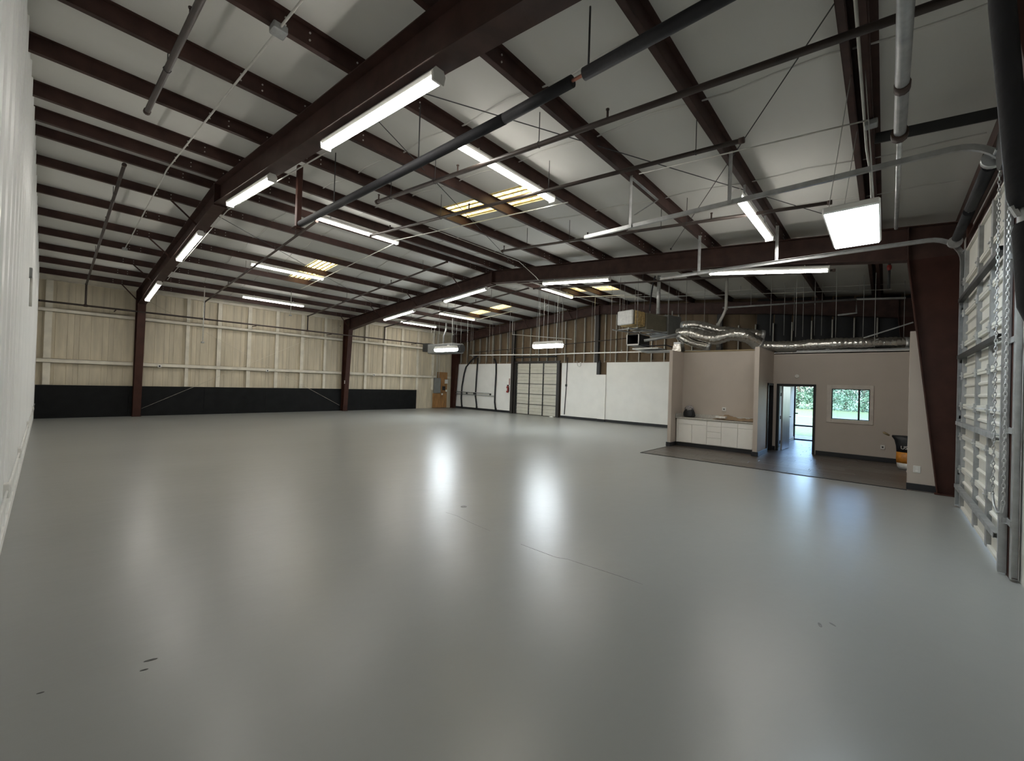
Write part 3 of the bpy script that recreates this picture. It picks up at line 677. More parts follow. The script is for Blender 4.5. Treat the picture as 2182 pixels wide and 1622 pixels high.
highbay('capsule shaped LED light hung beside the grey unit heater', -15.9, 12.9, 3.34, 1.62, 0.0)
t = thing('led_panel_light', 'dazzling square bluish LED panel light hung near the right eave', 'panel light', (-0.29, 6.0, 3.62))
px0, px1, py0, py1, pz = -0.505, -0.085, 5.36, 6.68, 3.62
MB().bev(px0-.02, px1+.02, py0-.02, py1+.02, pz, pz+.07, .015).build('housing', 'plastic_w', t)
MB().bev(px0, px1, py0, py1, pz-.012, pz-.001, .004).build('lens', 'led', t)
for xq, yq in ((px0+.03, py0+.05), (px1-.03, py0+.05), (px0+.03, py1-.05), (px1-.03, py1-.05)):
    MB().tube([(xq, yq, pz+.07), (-0.25+(xq+.25)*.3, yq, zp(-0.25)+.02)], 0.004, 5).build('suspension_cable', 'wire', t)

# ================================================================== PIPES
def hanger(mb, x, y, z, r):
    mb.tube([(x, y, z+r), (x, y, zd(x))], 0.006, 5)
    mb.tube([(x+0.0, y-r-0.004, z), (x, y-r*0.7, z+r*0.8), (x, y, z+r+0.012), (x, y+r*0.7, z+r*0.8), (x, y+r+0.004, z), (x, y+r*.7, z-r*.8), (x, y, z-r-.006), (x, y-r*.7, z-r*.8), (x, y-r-.004, z)], 0.005, 4)
def sprinkler(label, y, x0, x1, dz, r, heads, hangs, riser=None):
    z = lambda x: zp(x)+dz
    t = thing('sprinkler_pipe', label, 'sprinkler pipe', ((x0+x1)/2, y, z((x0+x1)/2)))
    MB().tube([(x0, y, z(x0)), (x1, y, z(x1))], r, 10).build('pipe', 'pipe', t)
    for x in heads:
        MB().tube([(x, y, z(x)+r*.5), (x, y, z(x)+r+0.09)], 0.014, 7).tube([(x, y, z(x)+r+0.09), (x, y, z(x)+r+0.105)], 0.022, 8).build('sprinkler_head', 'rust', t)
    for x in hangs: mb = MB(); hanger(mb, x, y, z(x), r); mb.build('hanger', 'darkwire', t)
    for x in (x0, x1): MB().tube([(x-0.03, y, z(x)), (x+0.03, y, z(x))], r*1.25, 10).build('fitting', 'rust', t)
    if riser: MB().tube([(x0, y, z(x0)), (x0, y, riser)], r, 10).build('riser', 'pipe', t)
    return t
sprinkler('thick brown sprinkler pipe crossing under the right slope, nearest the camera', 4.42, -7.8, 0.92, -0.25, 0.037, (-7.75, -5.3, -2.55), (-7.3, -5.9, -3.6))
sprinkler('brown sprinkler pipe ending in a cap above the near door track', 5.58, -10.1, -1.36, -0.30, 0.030, (-9.2, -6.3), (-4.3, -1.9, -7.2))
sprinkler('brown sprinkler pipe with upright heads in front of the middle rafter', 8.12, -7.75, -0.7, -0.30, 0.029, (-7.7, -5.1, -2.45), (-6.9, -5.6, -3.4, -2.9))
sprinkler('brown sprinkler pipe with capped end above the camera left side', 0.86, -7.9, 0.2, -0.18, 0.034, (-5.2,), (-6.4, -3.2))
sprinkler('brown sprinkler branch beside the white wall on the left slope', 0.90, -21.6, -11.0, -0.14, 0.030, (-14.5,), (-13.0, -17.8), 4.10)
sprinkler('brown sprinkler branch running from the ridge light to the beige wall', 4.42, -21.6, -10.7, -0.20, 0.030, (-13.5, -18.2), (-12.0, -16.2), 4.10)
sprinkler('brown sprinkler branch on the left slope before the middle rafter', 8.68, -21.6, -10.8, -0.18, 0.030, (-14.1, -18.0), (-12.1, -14.9, -17.6), 4.10)
sprinkler('brown sprinkler branch on the left slope of the far bay', 13.0, -21.6, -10.9, -0.20, 0.030, (-14.0,), (-13.0, -16.0, -19.0), 4.10)
sprinkler('brown sprinkler branch on the right slope of the far bay', 13.0, -10.6, -1.0, -0.24, 0.030, (-5.0,), (-9.0, -6.0, -3.0))
t = thing('sprinkler_main', 'brown sprinkler main running level along the beige wall', 'sprinkler pipe', (-21.6, 9, 4.09))
MB().tube([(-21.6, YN+0.02, 4.09), (-21.6, 18.5, 4.09)], 0.034, 10).build('pipe', 'pipe', t)
for yy in (0.9, 4.42, 8.68, 13.0): MB().tube([(-21.6, yy-.05, 4.09), (-21.6, yy+.05, 4.09)], 0.045, 10).build('tee', 'rust', t)
for yy in (1.7, 6.4, 9.9, 15.2): MB().bar((-21.6, yy, 4.05), (XL+0.15, yy, 4.05), 0.03, 0.03).build('bracket', 'steel', t)
# black insulated pipe
t = thing('insulated_pipe', 'thick black foam insulated pipe crossing overhead with a bare gap', 'insulated pipe', (-4.5, 3.19, 4.6))
yk = 3.19
def sleeve(x0, x1, y0, y1, r=0.055):
    MB().tube([(x0+.012, y0, 4.6), (x0, y0, 4.6), (x1, y1, 4.6), (x1-.012, y1, 4.6)][1:3], r, 14).build('foam_sleeve', 'rubber', t)
sleeve(-2.10, 0.30, 3.20, 3.19); sleeve(-3.1, -2.23, 3.21, 3.205); sleeve(-8.15, -3.1, 3.08, 3.21, 0.057)
MB().tube([(-8.3, 3.08, 4.6), (-8.15, 3.08, 4.6), (-3.1, 3.21, 4.6), (-2.1, 3.20, 4.6), (0.35, 3.19, 4.6)], 0.016, 8).build('copper_pipe', 'copper', t)
for x in (-2.05, -4.63, -7.05): MB().tube([(x, 3.19, 4.66), (x, 3.19, zp(x)+.02)], 0.009, 6).build('hanger_rod', 'darkwire', t)
t = thing('hanger_post', 'brown square steel post dropping from the roof to the black pipe end', 'post', (-8.22, 3.06, 4.5))
MB().bev(-8.265, -8.175, 3.015, 3.105, 4.50, zp(-8.22)+.03, .008).build('post_tube', 'steel_col', t)
MB().bev(-8.33, -8.11, 2.97, 3.15, 4.52, 4.53, .003).build('foot_plate', 'steel_col', t)
# black insulated drop pipe at the right edge of the view
t = thing('insulated_drop_pipe', 'black insulated vertical pipe beside the near right column', 'insulated pipe', (0.29, 2.05, 2.0))
MB().tube([(0.235, 2.05, 4.25), (0.262, 2.05, 3.05), (0.285, 2.05, 2.72), (0.306, 2.05, 2.40), (0.312, 2.05, 2.36)], [0.031, 0.031, 0.029, 0.027, 0.02], 14).build('foam_sleeve', 'rubber', t)
MB().tube([(0.315, 2.05, 2.315), (0.322, 2.05, 2.29), (0.34, 2.05, 2.05), (0.352, 2.05, 2.0), (0.36, 2.05, 1.975)], [0.02, 0.031, 0.034, 0.028, 0.012], 14).build('foam_sleeve', 'rubber', t)
MB().tube([(0.305, 2.05, 2.42), (0.325, 2.05, 2.25)], 0.010, 8).build('metal_pipe', 'galv', t)
MB().bar((0.29, 2.04, 2.37), (0.305, 2.045, 2.335), 0.012, 0.012).build('valve_lever', 'galv', t)
# galvanised shaft near the right eave
t = thing('galvanised_shaft', 'galvanised steel tube with rusty collars slung below the right eave', 'steel tube', (0.06, 5.5, 4.6))
MB().tube([(0.055, 2.75, 4.62), (0.07, 6.15, 4.62)], 0.052, 14).build('outer_tube', 'galv_dull', t)
MB().tube([(0.07, 6.0, 4.62), (0.09, 9.6, 4.62)], 0.026, 10).build('inner_tube', 'galv', t)
for yy, rr in ((5.2, 0.06), (6.15, 0.075)): MB().tube([(0.068, yy-.06, 4.62), (0.068, yy+.06, 4.62)], rr, 10).build('collar', 'rust', t)
for yy in (3.0, 6.3, 9.3): MB().tube([(0.07, yy, 4.66), (0.07, yy, zp(0.07)+.1)], 0.008, 5).build('hanger_rod', 'darkwire', t)
# conduits
def conduit(label, pts, r=0.013, mat='conduit', boxes=(), cat='conduit'):
    t = thing('conduit', label, cat, tuple(pts[0]))
    MB().tube(pts, r, 8).build('conduit_run', mat, t)
    for (x, y, z, s_) in boxes: MB().bev(x-s_, x+s_, y-s_, y+s_, z-s_*.6, z+s_*.6, s_*.15).build('junction_box', 'galv_dull', t)
    return t
cz = lambda x, dz: zp(x)+dz
conduit('pale conduit with a square junction box left of the near rafter', [(-0.5, 1.52, cz(-.5, -.02)), (-4.78, 1.52, cz(-4.78, -.02)), (RX, 1.52, zp(RX)-.03), (-16.8, 1.46, cz(-16.8, -.02))], 0.013, 'conduit', [(-4.78, 1.52, cz(-4.78, -.03), .07), (-16.8, 1.46, cz(-16.8, -.03), .06)])
conduit('pale conduit between the ridge light and the skylight strip light', [(-10.4, 6.35, cz(-10.4, -.2)), (-4.4, 6.30, cz(-4.4, -.24))], 0.012)
conduit('pale conduit from the ridge light down to the left skylight', [(-10.5, 6.5, cz(-10.5, -.22)), (-17.0, 6.5, cz(-17.0, -.22))], 0.012)
conduit('thin conduit running along the ridge to the middle rafter', [(-8.66, 6.35, cz(-8.66, -.07)), (-8.7, 9.88, cz(-8.7, -.07)), (-8.6, 10.6, cz(-8.6, -.4)), (-8.55, 10.7, xb(-8.5)-.05)], 0.010)
conduit('pale conduit leading from the ridge strip light past the far skylight', [(-10.4, 15.5, cz(-10.4, -.15)), (-7.2, 15.55, cz(-7.2, -.15))], 0.012)
conduit('pale conduit from the far bay strip light to its skylight', [(-17.0, 15.8, cz(-17, -.15)), (-13.9, 15.75, cz(-13.9, -.15))], 0.012)
conduit('white drop conduit with a switch box hanging before the beige wall', [(-20.0, 4.08, cz(-20, .05)), (-20.0, 4.08, 3.05)], 0.017, 'conduit', [(-20.0, 4.08, 3.0, .05)])
q = at(619, 672, X=-18.5)
conduit('short white drop conduit beside the strip light near the beige wall', [(q.x, q.y, zp(q.x)+.05), (q.x, q.y, q.z+.05)], 0.015, 'conduit', [(q.x, q.y, q.z, .045)])
conduit('pale conduit clipped between the doubled purlins by the overhead door', [(-0.24, 2.7, cz(-.24, -.02)), (-0.24, 7.2, cz(-.24, -.02)), (-0.20, 7.4, cz(-.2, -.25)), (-0.22, 10.5, cz(-.22, -.30))], 0.014, 'conduit', [(-0.18, 6.45, cz(-.18, -.04), .06)])
conduit('thin conduit running from the doubled purlins to the near track hanger', [(-0.2, 6.3, cz(-.2, -.06)), (-3.0, 6.25, cz(-3.0, -.06))], 0.010)
conduit('grey conduit along the underside of the near rafter', [(-5.9, 2.58, xb(-5.9)-.06), (-10.9, 2.58, xb(-10.9)-.06), (-17.6, 2.58, xb(-17.6)-.06)], 0.010)
conduit('grey conduit along the underside of the middle rafter', [(-15.6, 11.06, xb(-15.6)-.05), (RX, 11.06, xb(RX)-.05), (-6.0, 11.06, xb(-6)-.05)], 0.010)
# roof rod braces
def rod(label, a, b, r=0.007, mat='darkwire'):
    t = thing('brace_rod', label, 'brace rod', tuple(a)); MB().tube([a, b], r, 6).build('rod', mat, t)
    for q_ in (a, b): MB().tube([Vector(q_)-Vector((0, 0, .02)), Vector(q_)+Vector((0, 0, .02))], 0.02, 6).build('rod_end', 'darkwire', t)
rod('thin dark roof brace rod crossing the right slope away from the near rafter', (-4.75, 2.6, zp(-4.75)+.07), (-0.4, 10.6, zp(-.4)+.05))
rod('thin dark roof brace rod crossing the right slope towards the eave', (-0.35, 4.35, zp(-.35)+.06), (-4.2, 10.7, zp(-4.2)+.04))
rod('thin dark roof brace rod near the ridge', (-5.3, 2.6, zp(-5.3)+.07), (-9.6, 10.7, zp(-9.6)+.05))
rod('thin dark roof brace rod on the left slope by the skylight', (-12.6, 2.6, zp(-12.6)+.07), (-18.4, 10.7, zp(-18.4)+.05))
rod('pale diagonal wall brace rod rising from the near left column foot', (XL+0.19, 2.6, 0.30), (XL+0.19, 10.6, 4.6), 0.006, 'beige_girt')
rod('pale diagonal wall brace rod rising from the middle left column foot', (XL+0.21, 10.7, 0.30), (XL+0.21, 2.7, 4.6), 0.006, 'beige_girt')
# flat strap near the eave
t = thing('eave_brace', 'dark flat steel brace between the doubled purlin and the right wall', 'brace', (0.4, 6.9, 4.9))
MB().bar((-0.15, 6.9, 5.0), (0.95, 6.9, 4.90), 0.02, 0.13).build('brace_bar', 'dkgrey', t); MB().bev(0.90, 0.99, 6.82, 6.98, 4.85, 5.0, .01).build('clip', 'dkgrey', t)

# ================================================================== FAR BAY SERVICES
t = thing('hung_conduit_rail', 'long pale rail hung on wires below the far wall insulation', 'rail', (-13, 17.5, 3.38))
pts = [(-19.25, 17.5, 3.46), (-16, 17.5, 3.41), (-13.2, 17.5, 3.36), (-11.6, 17.5, 3.38), (-9, 17.5, 3.37), (-5.2, 17.5, 3.34)]
MB().tube(pts, 0.028, 8).build('rail_tube', 'whitetrim', t)
for x in (-19.0, -17.3, -15.6, -14.0, -12.3, -10.6, -9.0, -7.4):
    MB().tube([(x, 17.5, 3.38), (x, 17.5, zd(x))], 0.008, 5).tube([(x, 17.5, 3.36), (x, 17.5, 3.47)], 0.03, 6).build('hanger_wire', 'wire', t)
t = thing('brown_pipe_run', 'thin brown pipe sloping along the far insulated wall', 'pipe', (-14, 18.3, 3.8))
MB().tube([(-19.5, 18.3, 3.72), (-13.5, 18.3, 3.92), (-8.6, 18.3, 4.12)], 0.022, 8).build('pipe', 'pipe', t)
for x in (-17.5, -12.0, -9.2): MB().tube([(x, 18.3, 3.8+.04*(x+17.5)), (x, 18.3, zd(x))], 0.006, 5).build('hanger_rod', 'wire', t)
t = thing('diagonal_conduit', 'brown conduit slanting down in front of the far end column', 'conduit', (-15, 17.9, 4.4))
MB().tube([(-16.1, 17.9, 4.62), (-12.0, 17.9, 4.15)], 0.018, 8).tube([(-16.1, 17.9, 4.62), (-16.1, 17.9, zd(-16.1))], 0.018, 8).build('conduit_run', 'conduit', t)
# many thin hanging wires
wl_ = 'thin grey wire hanging straight down from the far bay roof'
hw = MB().tube([(0, 0, 0), (0, 0, 1)], 0.007, 5); hme = hw.mesh('hanging_wire'); hme.materials.append(M['wire'])
spots = [(1157, 612, 745), (1166, 620, 738), (1180, 625, 735), (1186, 640, 735), (1196, 640, 740), (1148, 640, 735), (995, 672, 748), (1003, 672, 745), (925, 690, 740), (935, 690, 742), (962, 700, 738), (972, 700, 735), (1042, 690, 755), (1085, 690, 750), (1267, 625, 680), (1330, 615, 660), (1353, 612, 662), (1372, 610, 660), (1424, 600, 690), (1445, 600, 672), (1461, 590, 700), (1500, 650, 700), (1691, 625, 705), (1780, 668, 725), (1735, 622, 715), (1863, 612, 740), (1838, 690, 742), (1925, 690, 742), (1641, 660, 715), (1670, 660, 715), (1695, 660, 718), (1710, 660, 718), (1750, 660, 715), (1300, 690, 770)]
for i, (px, ya, yb_) in enumerate(spots):
    Y = 14.6 + (i*7 % 5)*0.55; q = at(px, yb_, Y=Y); zt = zd(q.x)
    o = bpy.data.objects.new('hanging_wire', hme); COL.objects.link(o); o.location = q; o.scale = (1, 1, max(0.2, zt-q.z))
    tag(o, wl_, 'wire', 'hanging ceiling wires')
# unit heater in the far left corner
t = thing('unit_heater', 'dark grey unit heater hung high in the far left corner', 'unit heater', (-18.9, 15.6, 3.4))
MB().bev(-20.6, -18.2, 15.3, 16.1, 3.42, 3.98, .04).build('casing', 'greybox', t)
MB().bev(-21.1, -20.62, 15.3, 16.0, 3.56, 4.05, .02).build('louvre_box', 'dkgrey', t)
MB().tube([(-18.2, 15.7, 3.68), (-17.9, 15.7, 3.68)], 0.22, 16).build('fan_housing', 'dkgrey', t)
MB().box(-18.75, -18.55, 15.29, 15.3, 3.72, 3.88).build('rating_plate', 'plastic_w', t)
for x, y_ in ((-20.4, 15.4), (-18.4, 15.4), (-20.4, 16.0), (-18.4, 16.0)): MB().tube([(x, y_, 3.96), (x, y_, zd(x))], 0.008, 5).build('hanger_rod', 'wire', t)
MB().tube([(-19.6, 15.7, 3.97), (-19.6, 15.7, 4.5), (-19.4, 15.7, 4.8), (-19.4, 15.7, zp(-19.4)+.05)], 0.05, 10).build('flue', 'galv', t)
# ---- air handler with foil wrapped duct end (turned 14 degrees)
rot = -math.radians(14)
t = thing('air_handler', 'boxy air handler with silver foil duct end hung over the kitchen', 'air handler', (-6.87, 13.5, 3.7)); t.rotation_euler = (0, 0, rot)
def lb(name, mat, x0, x1, y0, y1, z0, z1, b=.012, par=t): return MB().bev(-6.87+x0, -6.87+x1, 13.5+y0, 13.5+y1, z0, z1, b).build(name, mat, par)
lb('foil_duct_end', 'foilpaper', -.34, .34, 0.0, .10, 3.97, 4.47, .03)
lb('duct_collar', 'casing', -.33, .33, .10, .16, 3.98, 4.46)
lb('fibreglass_wrap', 'fibre', -.35, .35, .16, .50, 3.94, 4.47, .04)
lb('fibreglass_wrap', 'fibre', -.35, .34, .53, .72, 3.93, 4.46, .04)
lb('casing', 'casing', -.36, .36, .74, 1.90, 3.86, 4.44)
lb('plenum', 'greybox', -.40, .42, 1.92, 2.70, 3.72, 4.50)
MB().tube([(-6.87+.3, 13.5+2.3, 4.5), (-6.87+.3, 13.5+2.3, 4.7)], 0.02, 6).build('corner_rod', 'galv', t)
for x in (-.34, .36):
    MB().bar((-6.87+x, 13.3, 3.80), (-6.87+x, 16.2, 3.80), .04, .04).build('support_rail', 'galv_dull', t)
for y_ in (.2, 1.0, 1.8): MB().bar((-6.87-.45, 13.5+y_, 3.84), (-6.87+.45, 13.5+y_, 3.84), .04, .03).build('cross_channel', 'galv_dull', t)
for x, y_ in ((-.4, .2), (.4, .2), (-.4, 1.9), (.4, 1.9)): MB().tube([(-6.87+x, 13.5+y_, 3.78), (-6.87+x, 13.5+y_, 5.74)], 0.007, 5).build('hanger_rod', 'wire', t)
# open return duct under it
t = thing('return_duct', 'open white edged square duct mouth below the air handler', 'duct', (-6.5, 13.6, 3.2)); 
mb = MB(); x0, x1, y0, y1, z0, z1 = -6.74, -6.28, 13.45, 14.3, 3.22, 3.60
mb.box(x0, x0+.02, y0, y1, z0, z1).box(x1-.02, x1, y0, y1, z0, z1).box(x0, x1, y0, y1, z0, z0+.02).box(x0, x1, y0, y1, z1-.02, z1).box(x0, x1, y1-.02, y1, z0, z1); mb.build('duct_body', 'dkgrey', t)
mb = MB(); 
for q in ((x0, x0+.03, z0, z1), (x1-.03, x1, z0, z1), (x0, x1, z0, z0+.05)): mb.box(q[0], q[1], y0-.01, y0+.01, q[2], q[3])
mb.build('flange', 'foilpaper', t)
t = thing('refrigerant_pipe', 'grey foam wrapped pipe running to the flexible ducts', 'pipe', (-6, 13.6, 3.4))
MB().tube([(-6.15, 13.55, 3.38), (-5.75, 13.7, 3.44), (-5.1, 13.9, 3.58)], 0.05, 10).build('pipe_wrap', 'galv_dull', t)
MB().tube([(-6.3, 13.5, 3.25), (-5.9, 13.5, 3.18), (-5.4, 13.6, 3.2), (-5.0, 13.8, 3.05)], 0.02, 7).build('cable', 'rubber', t)
t = thing('drain_pan', 'flat grey drain pan stacked beside the kitchen wall top', 'tray', (-6, 13.5, 3.05))
MB().bev(-6.45, -5.55, 13.3, 13.9, 3.06, 3.11, .01).build('pan', 'foilpaper', t); MB().bev(-6.2, -5.02, 13.45, 14.0, 2.98, 3.03, .01).build('lower_pan', 'galv_dull', t)
t = thing('flue_pipe', 'shiny vertical metal flue pipe above the air handler', 'flue pipe', (-5.75, 13.7, 4.3))
MB().tube([(-5.75, 13.7, 4.28), (-5.75, 13.7, zp(-5.75)+.1)], 0.06, 14).build('flue', 'galv', t)
for z in (4.42, 5.0): MB().tube([(-5.75, 13.7, z), (-5.75, 13.7, z+.03)], 0.067, 14).build('seam_band', 'galv', t)
MB().tube([(-6.05, 13.7, 4.4), (-6.0, 13.7, 5.0), (-5.9, 13.6, 5.35), (-5.8, 13.5, zp(-5.8)+.05)], 0.025, 7).build('flex_cable', 'rubber', t)
VY = 14.75; vp = [at(1530, 740, Y=VY), at(1530, 692, Y=VY), at(1541, 672, Y=VY), at(1547, 658, Y=VY)]; vp.append(Vector((vp[-1].x, VY, zd(vp[-1].x))))
t = thing('vent_pipe', 'grey plastic vent pipe with an offset bend above the kitchen', 'vent pipe', tuple(vp[0]))
MB().tube(vp, 0.045, 10).build('pipe', 'conduit', t)
for q in (vp[1], vp[3]): MB().tube([q-Vector((0, 0, .04)), q+Vector((0, 0, .04))], 0.056, 10).build('coupling', 'conduit', t)
# flexible foil ducts
def flex(label, pts, r):
    ps = [Vector(p_) for p_ in pts]; fine = []; n_ = len(ps)
    for i in range(n_-1):
        p0, p1, p2, p3 = ps[max(i-1, 0)], ps[i], ps[i+1], ps[min(i+2, n_-1)]
        seg = max(6, int((p2-p1).length/0.035))
        for k_ in range(seg):
            u_ = k_/seg; fine.append(0.5*((2*p1)+(-p0+p2)*u_+(2*p0-5*p1+4*p2-p3)*u_*u_+(-p0+3*p1-3*p2+p3)*u_**3))
    fine.append(ps[-1]); rr = [r*(1+0.05*math.sin(i*2.1)+0.06*math.sin(i*0.37+r*40)) for i in range(len(fine))]
    t = thing('flexible_duct', label, 'flexible duct', tuple(ps[0]), 'silver flexible ducts')
    MB().tube(fine, rr, 16).build('duct_hose', 'foil', t)
    for q_, d_ in ((fine[0], fine[1]-fine[0]), (fine[-1], fine[-1]-fine[-2])):
        d_ = d_.normalized()*0.05; MB().tube([q_-d_, q_+d_], r*1.05, 16).build('clamp_band', 'galv', t)
    return t
flex('upper silver flexible duct leaving the plenum over the kitchen', [(-5.2, 14.6, 3.95), (-4.7, 14.5, 3.92), (-4.1, 14.6, 3.72), (-3.4, 14.8, 3.62), (-2.9, 15.0, 3.55)], 0.15)
flex('thick middle silver flexible duct sagging over the kitchen alcove', [(-5.15, 14.1, 3.60), (-4.8, 14.05, 3.62), (-4.1, 14.0, 3.40), (-3.5, 14.05, 3.50), (-3.15, 14.15, 3.42), (-2.9, 14.4, 3.22)], 0.19)
flex('lower silver flexible duct dropping behind the kitchen wall', [(-5.1, 13.95, 3.5), (-4.7, 13.95, 3.28), (-4.2, 14.0, 3.14)], 0.11)
flex('long dark silver flexible duct lying along the office ceiling edge', [(-3.0, 14.95, 3.2), (-2.2, 15.1, 3.17), (-1.4, 15.05, 3.2), (-0.4, 15.1, 3.2), (0.4, 15.3, 3.17)], 0.17)
t = thing('duct_boot', 'silver metal duct boot sitting on the kitchen wall corner', 'duct', (-4.95, 13.6, 3.0))
MB().add([(-5.14, 13.4, 2.96), (-4.84, 13.4, 2.96), (-4.84, 13.8, 2.96), (-5.14, 13.8, 2.96), (-5.10, 13.45, 3.20), (-4.88, 13.45, 3.20), (-4.88, 13.75, 3.20), (-5.10, 13.75, 3.20)], [(0, 3, 2, 1), (4, 5, 6, 7), (0, 1, 5, 4), (1, 2, 6, 5), (2, 3, 7, 6), (3, 0, 4, 7)]).build('boot_body', 'foil', t)
MB().box(-5.10, -4.88, 13.45, 13.75, 3.20, 3.27).build('boot_collar', 'galv', t)
# pipes above the office
t = thing('overhead_pipe', 'dark grey pipe with a drop elbow above the office', 'pipe', (-2, 15.4, 4.3))
a, b_ = at(1540, 656, Y=15.6), at(1825, 638, Y=15.6); c_ = at(1825, 667, Y=15.6); d_ = at(1785, 672, Y=15.6)
MB().tube([a, b_, c_, d_], 0.03, 8).tube([b_, at(1930, 635, Y=15.6)], 0.03, 8).build('pipe', 'galv_dull', t)
for px in (1600, 1736): q = at(px, 650, Y=15.6); MB().tube([q, (q.x, q.y, zd(q.x))], 0.006, 5).build('hanger_rod', 'wire', t)
t = thing('ceiling_grid_rail', 'thin grey rail spanning the dark space above the office', 'rail', (-2, 16.4, 4.8))
MB().tube([at(1290, 634, Y=16.4), at(1500, 630, Y=16.4), at(1740, 622, Y=16.4), at(1900, 617, Y=16.4)], 0.012, 6).build('rail_tube', 'wire', t)
for px in (1442, 1578, 1830): q = at(px, 624, Y=16.4); MB().tube([q, (q.x, q.y, zd(q.x))], 0.005, 5).build('hanger_wire', 'wire', t)
t = thing('diagonal_strut', 'pale steel strut leaning up over the office wall', 'strut', (-0.5, 15.0, 3.0))
MB().bar(at(1740, 752, Y=15.0), at(1946, 687, Y=15.0), 0.05, 0.03).build('strut_bar', 'galv_dull', t)
MB().bar(at(1830, 741, Y=15.0), at(1872, 722, Y=15.0), 0.02, 0.02).build('side_rod', 'galv_dull', t)
t = thing('top_channel', 'grey steel channel lying along the office wall top', 'channel', (-0.8, 14.9, 2.96))
MB().box(-2.0, 0.85, 14.98, 15.06, 2.972, 2.98).box(-2.0, 0.85, 14.98, 14.985, 2.98, 3.03).box(-2.0, 0.85, 15.055, 15.06, 2.98, 3.03).build('channel_bar', 'galv_dull', t)
t = thing('fallen_lumber', 'pale timber strip resting on the kitchen alcove wall', 'timber', (-3.8, 13.75, 2.95))
MB().bev(-4.9, -2.62, 13.73, 13.80, 2.955, 3.0, .006).build('strip', 'mop', t)
t = thing('sprinkler_valve', 'small red sprinkler valve high above the office near the tapered column', 'valve', (0.1, 13.2, 4.55))
q = at(1895, 570, Y=13.2); MB().lathe([(.02, -.08), (.035, -.05), (.045, -.02), (.045, .03), (.03, .06), (.02, .08)], tuple(q), 10).build('valve_body', 'red', t); MB().tube([q, (q.x, q.y, zd(q.x))], 0.03, 8).tube([q, (q.x, q.y, q.z-.5)], 0.025, 8).build('valve_pipe', 'dkgrey', t)

# ================================================================== KITCHEN
def cabinet(label, x0, x1, fronts):
    t = thing('base_cabinet', label, 'base cabinet', ((x0+x1)/2, 13.4, 0), 'white base cabinets')
    MB().box(x0, x1, 13.17, 13.70, 0.13, 0.86).build('body', 'cab', t)
    MB().box(x0, x1, 13.22, 13.70, 0.0, 0.13).build('toe_kick', 'darkbase', t)
    for nm, a, b_, z0, z1 in fronts: MB().bev(a+.004, b_-.004, 13.148, 13.168, z0+.004, z1-.004, .004).build(nm, 'cab', t)
    return t
xs = [-4.83, -3.93, -3.53, -3.10, -2.68]
cabinet('white base cabinet with two doors under a wide drawer, below the black bag', xs[0], xs[1], [('drawer', xs[0]+.06, xs[1], .70, .85), ('door', xs[0]+.06, (xs[0]+xs[1])/2+.02, .14, .70), ('door', (xs[0]+xs[1])/2+.02, xs[1], .14, .70)])
cabinet('white base cabinet with a stack of four drawers', xs[1], xs[2], [('drawer', xs[1], xs[2], .69, .85), ('drawer', xs[1], xs[2], .53, .69), ('drawer', xs[1], xs[2], .35, .53), ('drawer', xs[1], xs[2], .14, .35)])
cabinet('white single door base cabinet right of the drawer stack', xs[2], xs[3], [('drawer', xs[2], xs[3], .70, .85), ('door', xs[2], xs[3], .14, .70)])
cabinet('white single door base cabinet at the right end of the alcove', xs[3], xs[4], [('drawer', xs[3], xs[4], .70, .85), ('door', xs[3], xs[4], .14, .70)])
t = thing('countertop', 'pale laminate countertop with backsplash in the kitchen alcove', 'countertop', (-3.76, 13.4, .86))
MB().bev(-4.855, -2.67, 13.12, 13.70, .862, .90, .006).build('top', 'counter', t)
MB().bev(-4.855, -2.67, 13.685, 13.712, .90, 1.0, .004).build('backsplash', 'counter', t); MB().bev(-4.862, -4.84, 13.15, 13.68, .90, 1.0, .004).build('side_splash', 'counter', t)
# wrinkled brown paper over the right half
t = thing('paper_sheet', 'crumpled brown paper covering the right half of the countertop', 'paper', (-3.2, 13.4, .905))
mb = MB(); nx, ny = 22, 10; vs_ = []
for j in range(ny+1):
    for i in range(nx+1):
        u_, v_ = i/nx, j/ny; x = -3.78+1.09*u_; y_ = 13.14+.53*v_
        vs_.append((x, y_, .908+.012*abs(math.sin(9*u_+5*v_))+.02*random.random()*(0.3+v_)+.10*max(0, v_-.75)*4*max(.25, .6+.4*math.sin(7*u_))))
mb.add(vs_, [(j*(nx+1)+i, j*(nx+1)+i+1, (j+1)*(nx+1)+i+1, (j+1)*(nx+1)+i) for j in range(ny) for i in range(nx)])
o = mb.build('sheet', 'kpaper', t); md = o.modifiers.new('thickness', 'SOLIDIFY'); md.thickness = .003
t = thing('white_box', 'small flat white box lying on the brown paper', 'box', (-3.6, 13.35, .95))
MB().bev(-3.72, -3.45, 13.22, 13.40, .945, 1.005, .006).build('carton', 'plastic_w', t); MB().box(-3.60, -3.57, 13.218, 13.402, .944, 1.007).build('tape', 'cab', t)
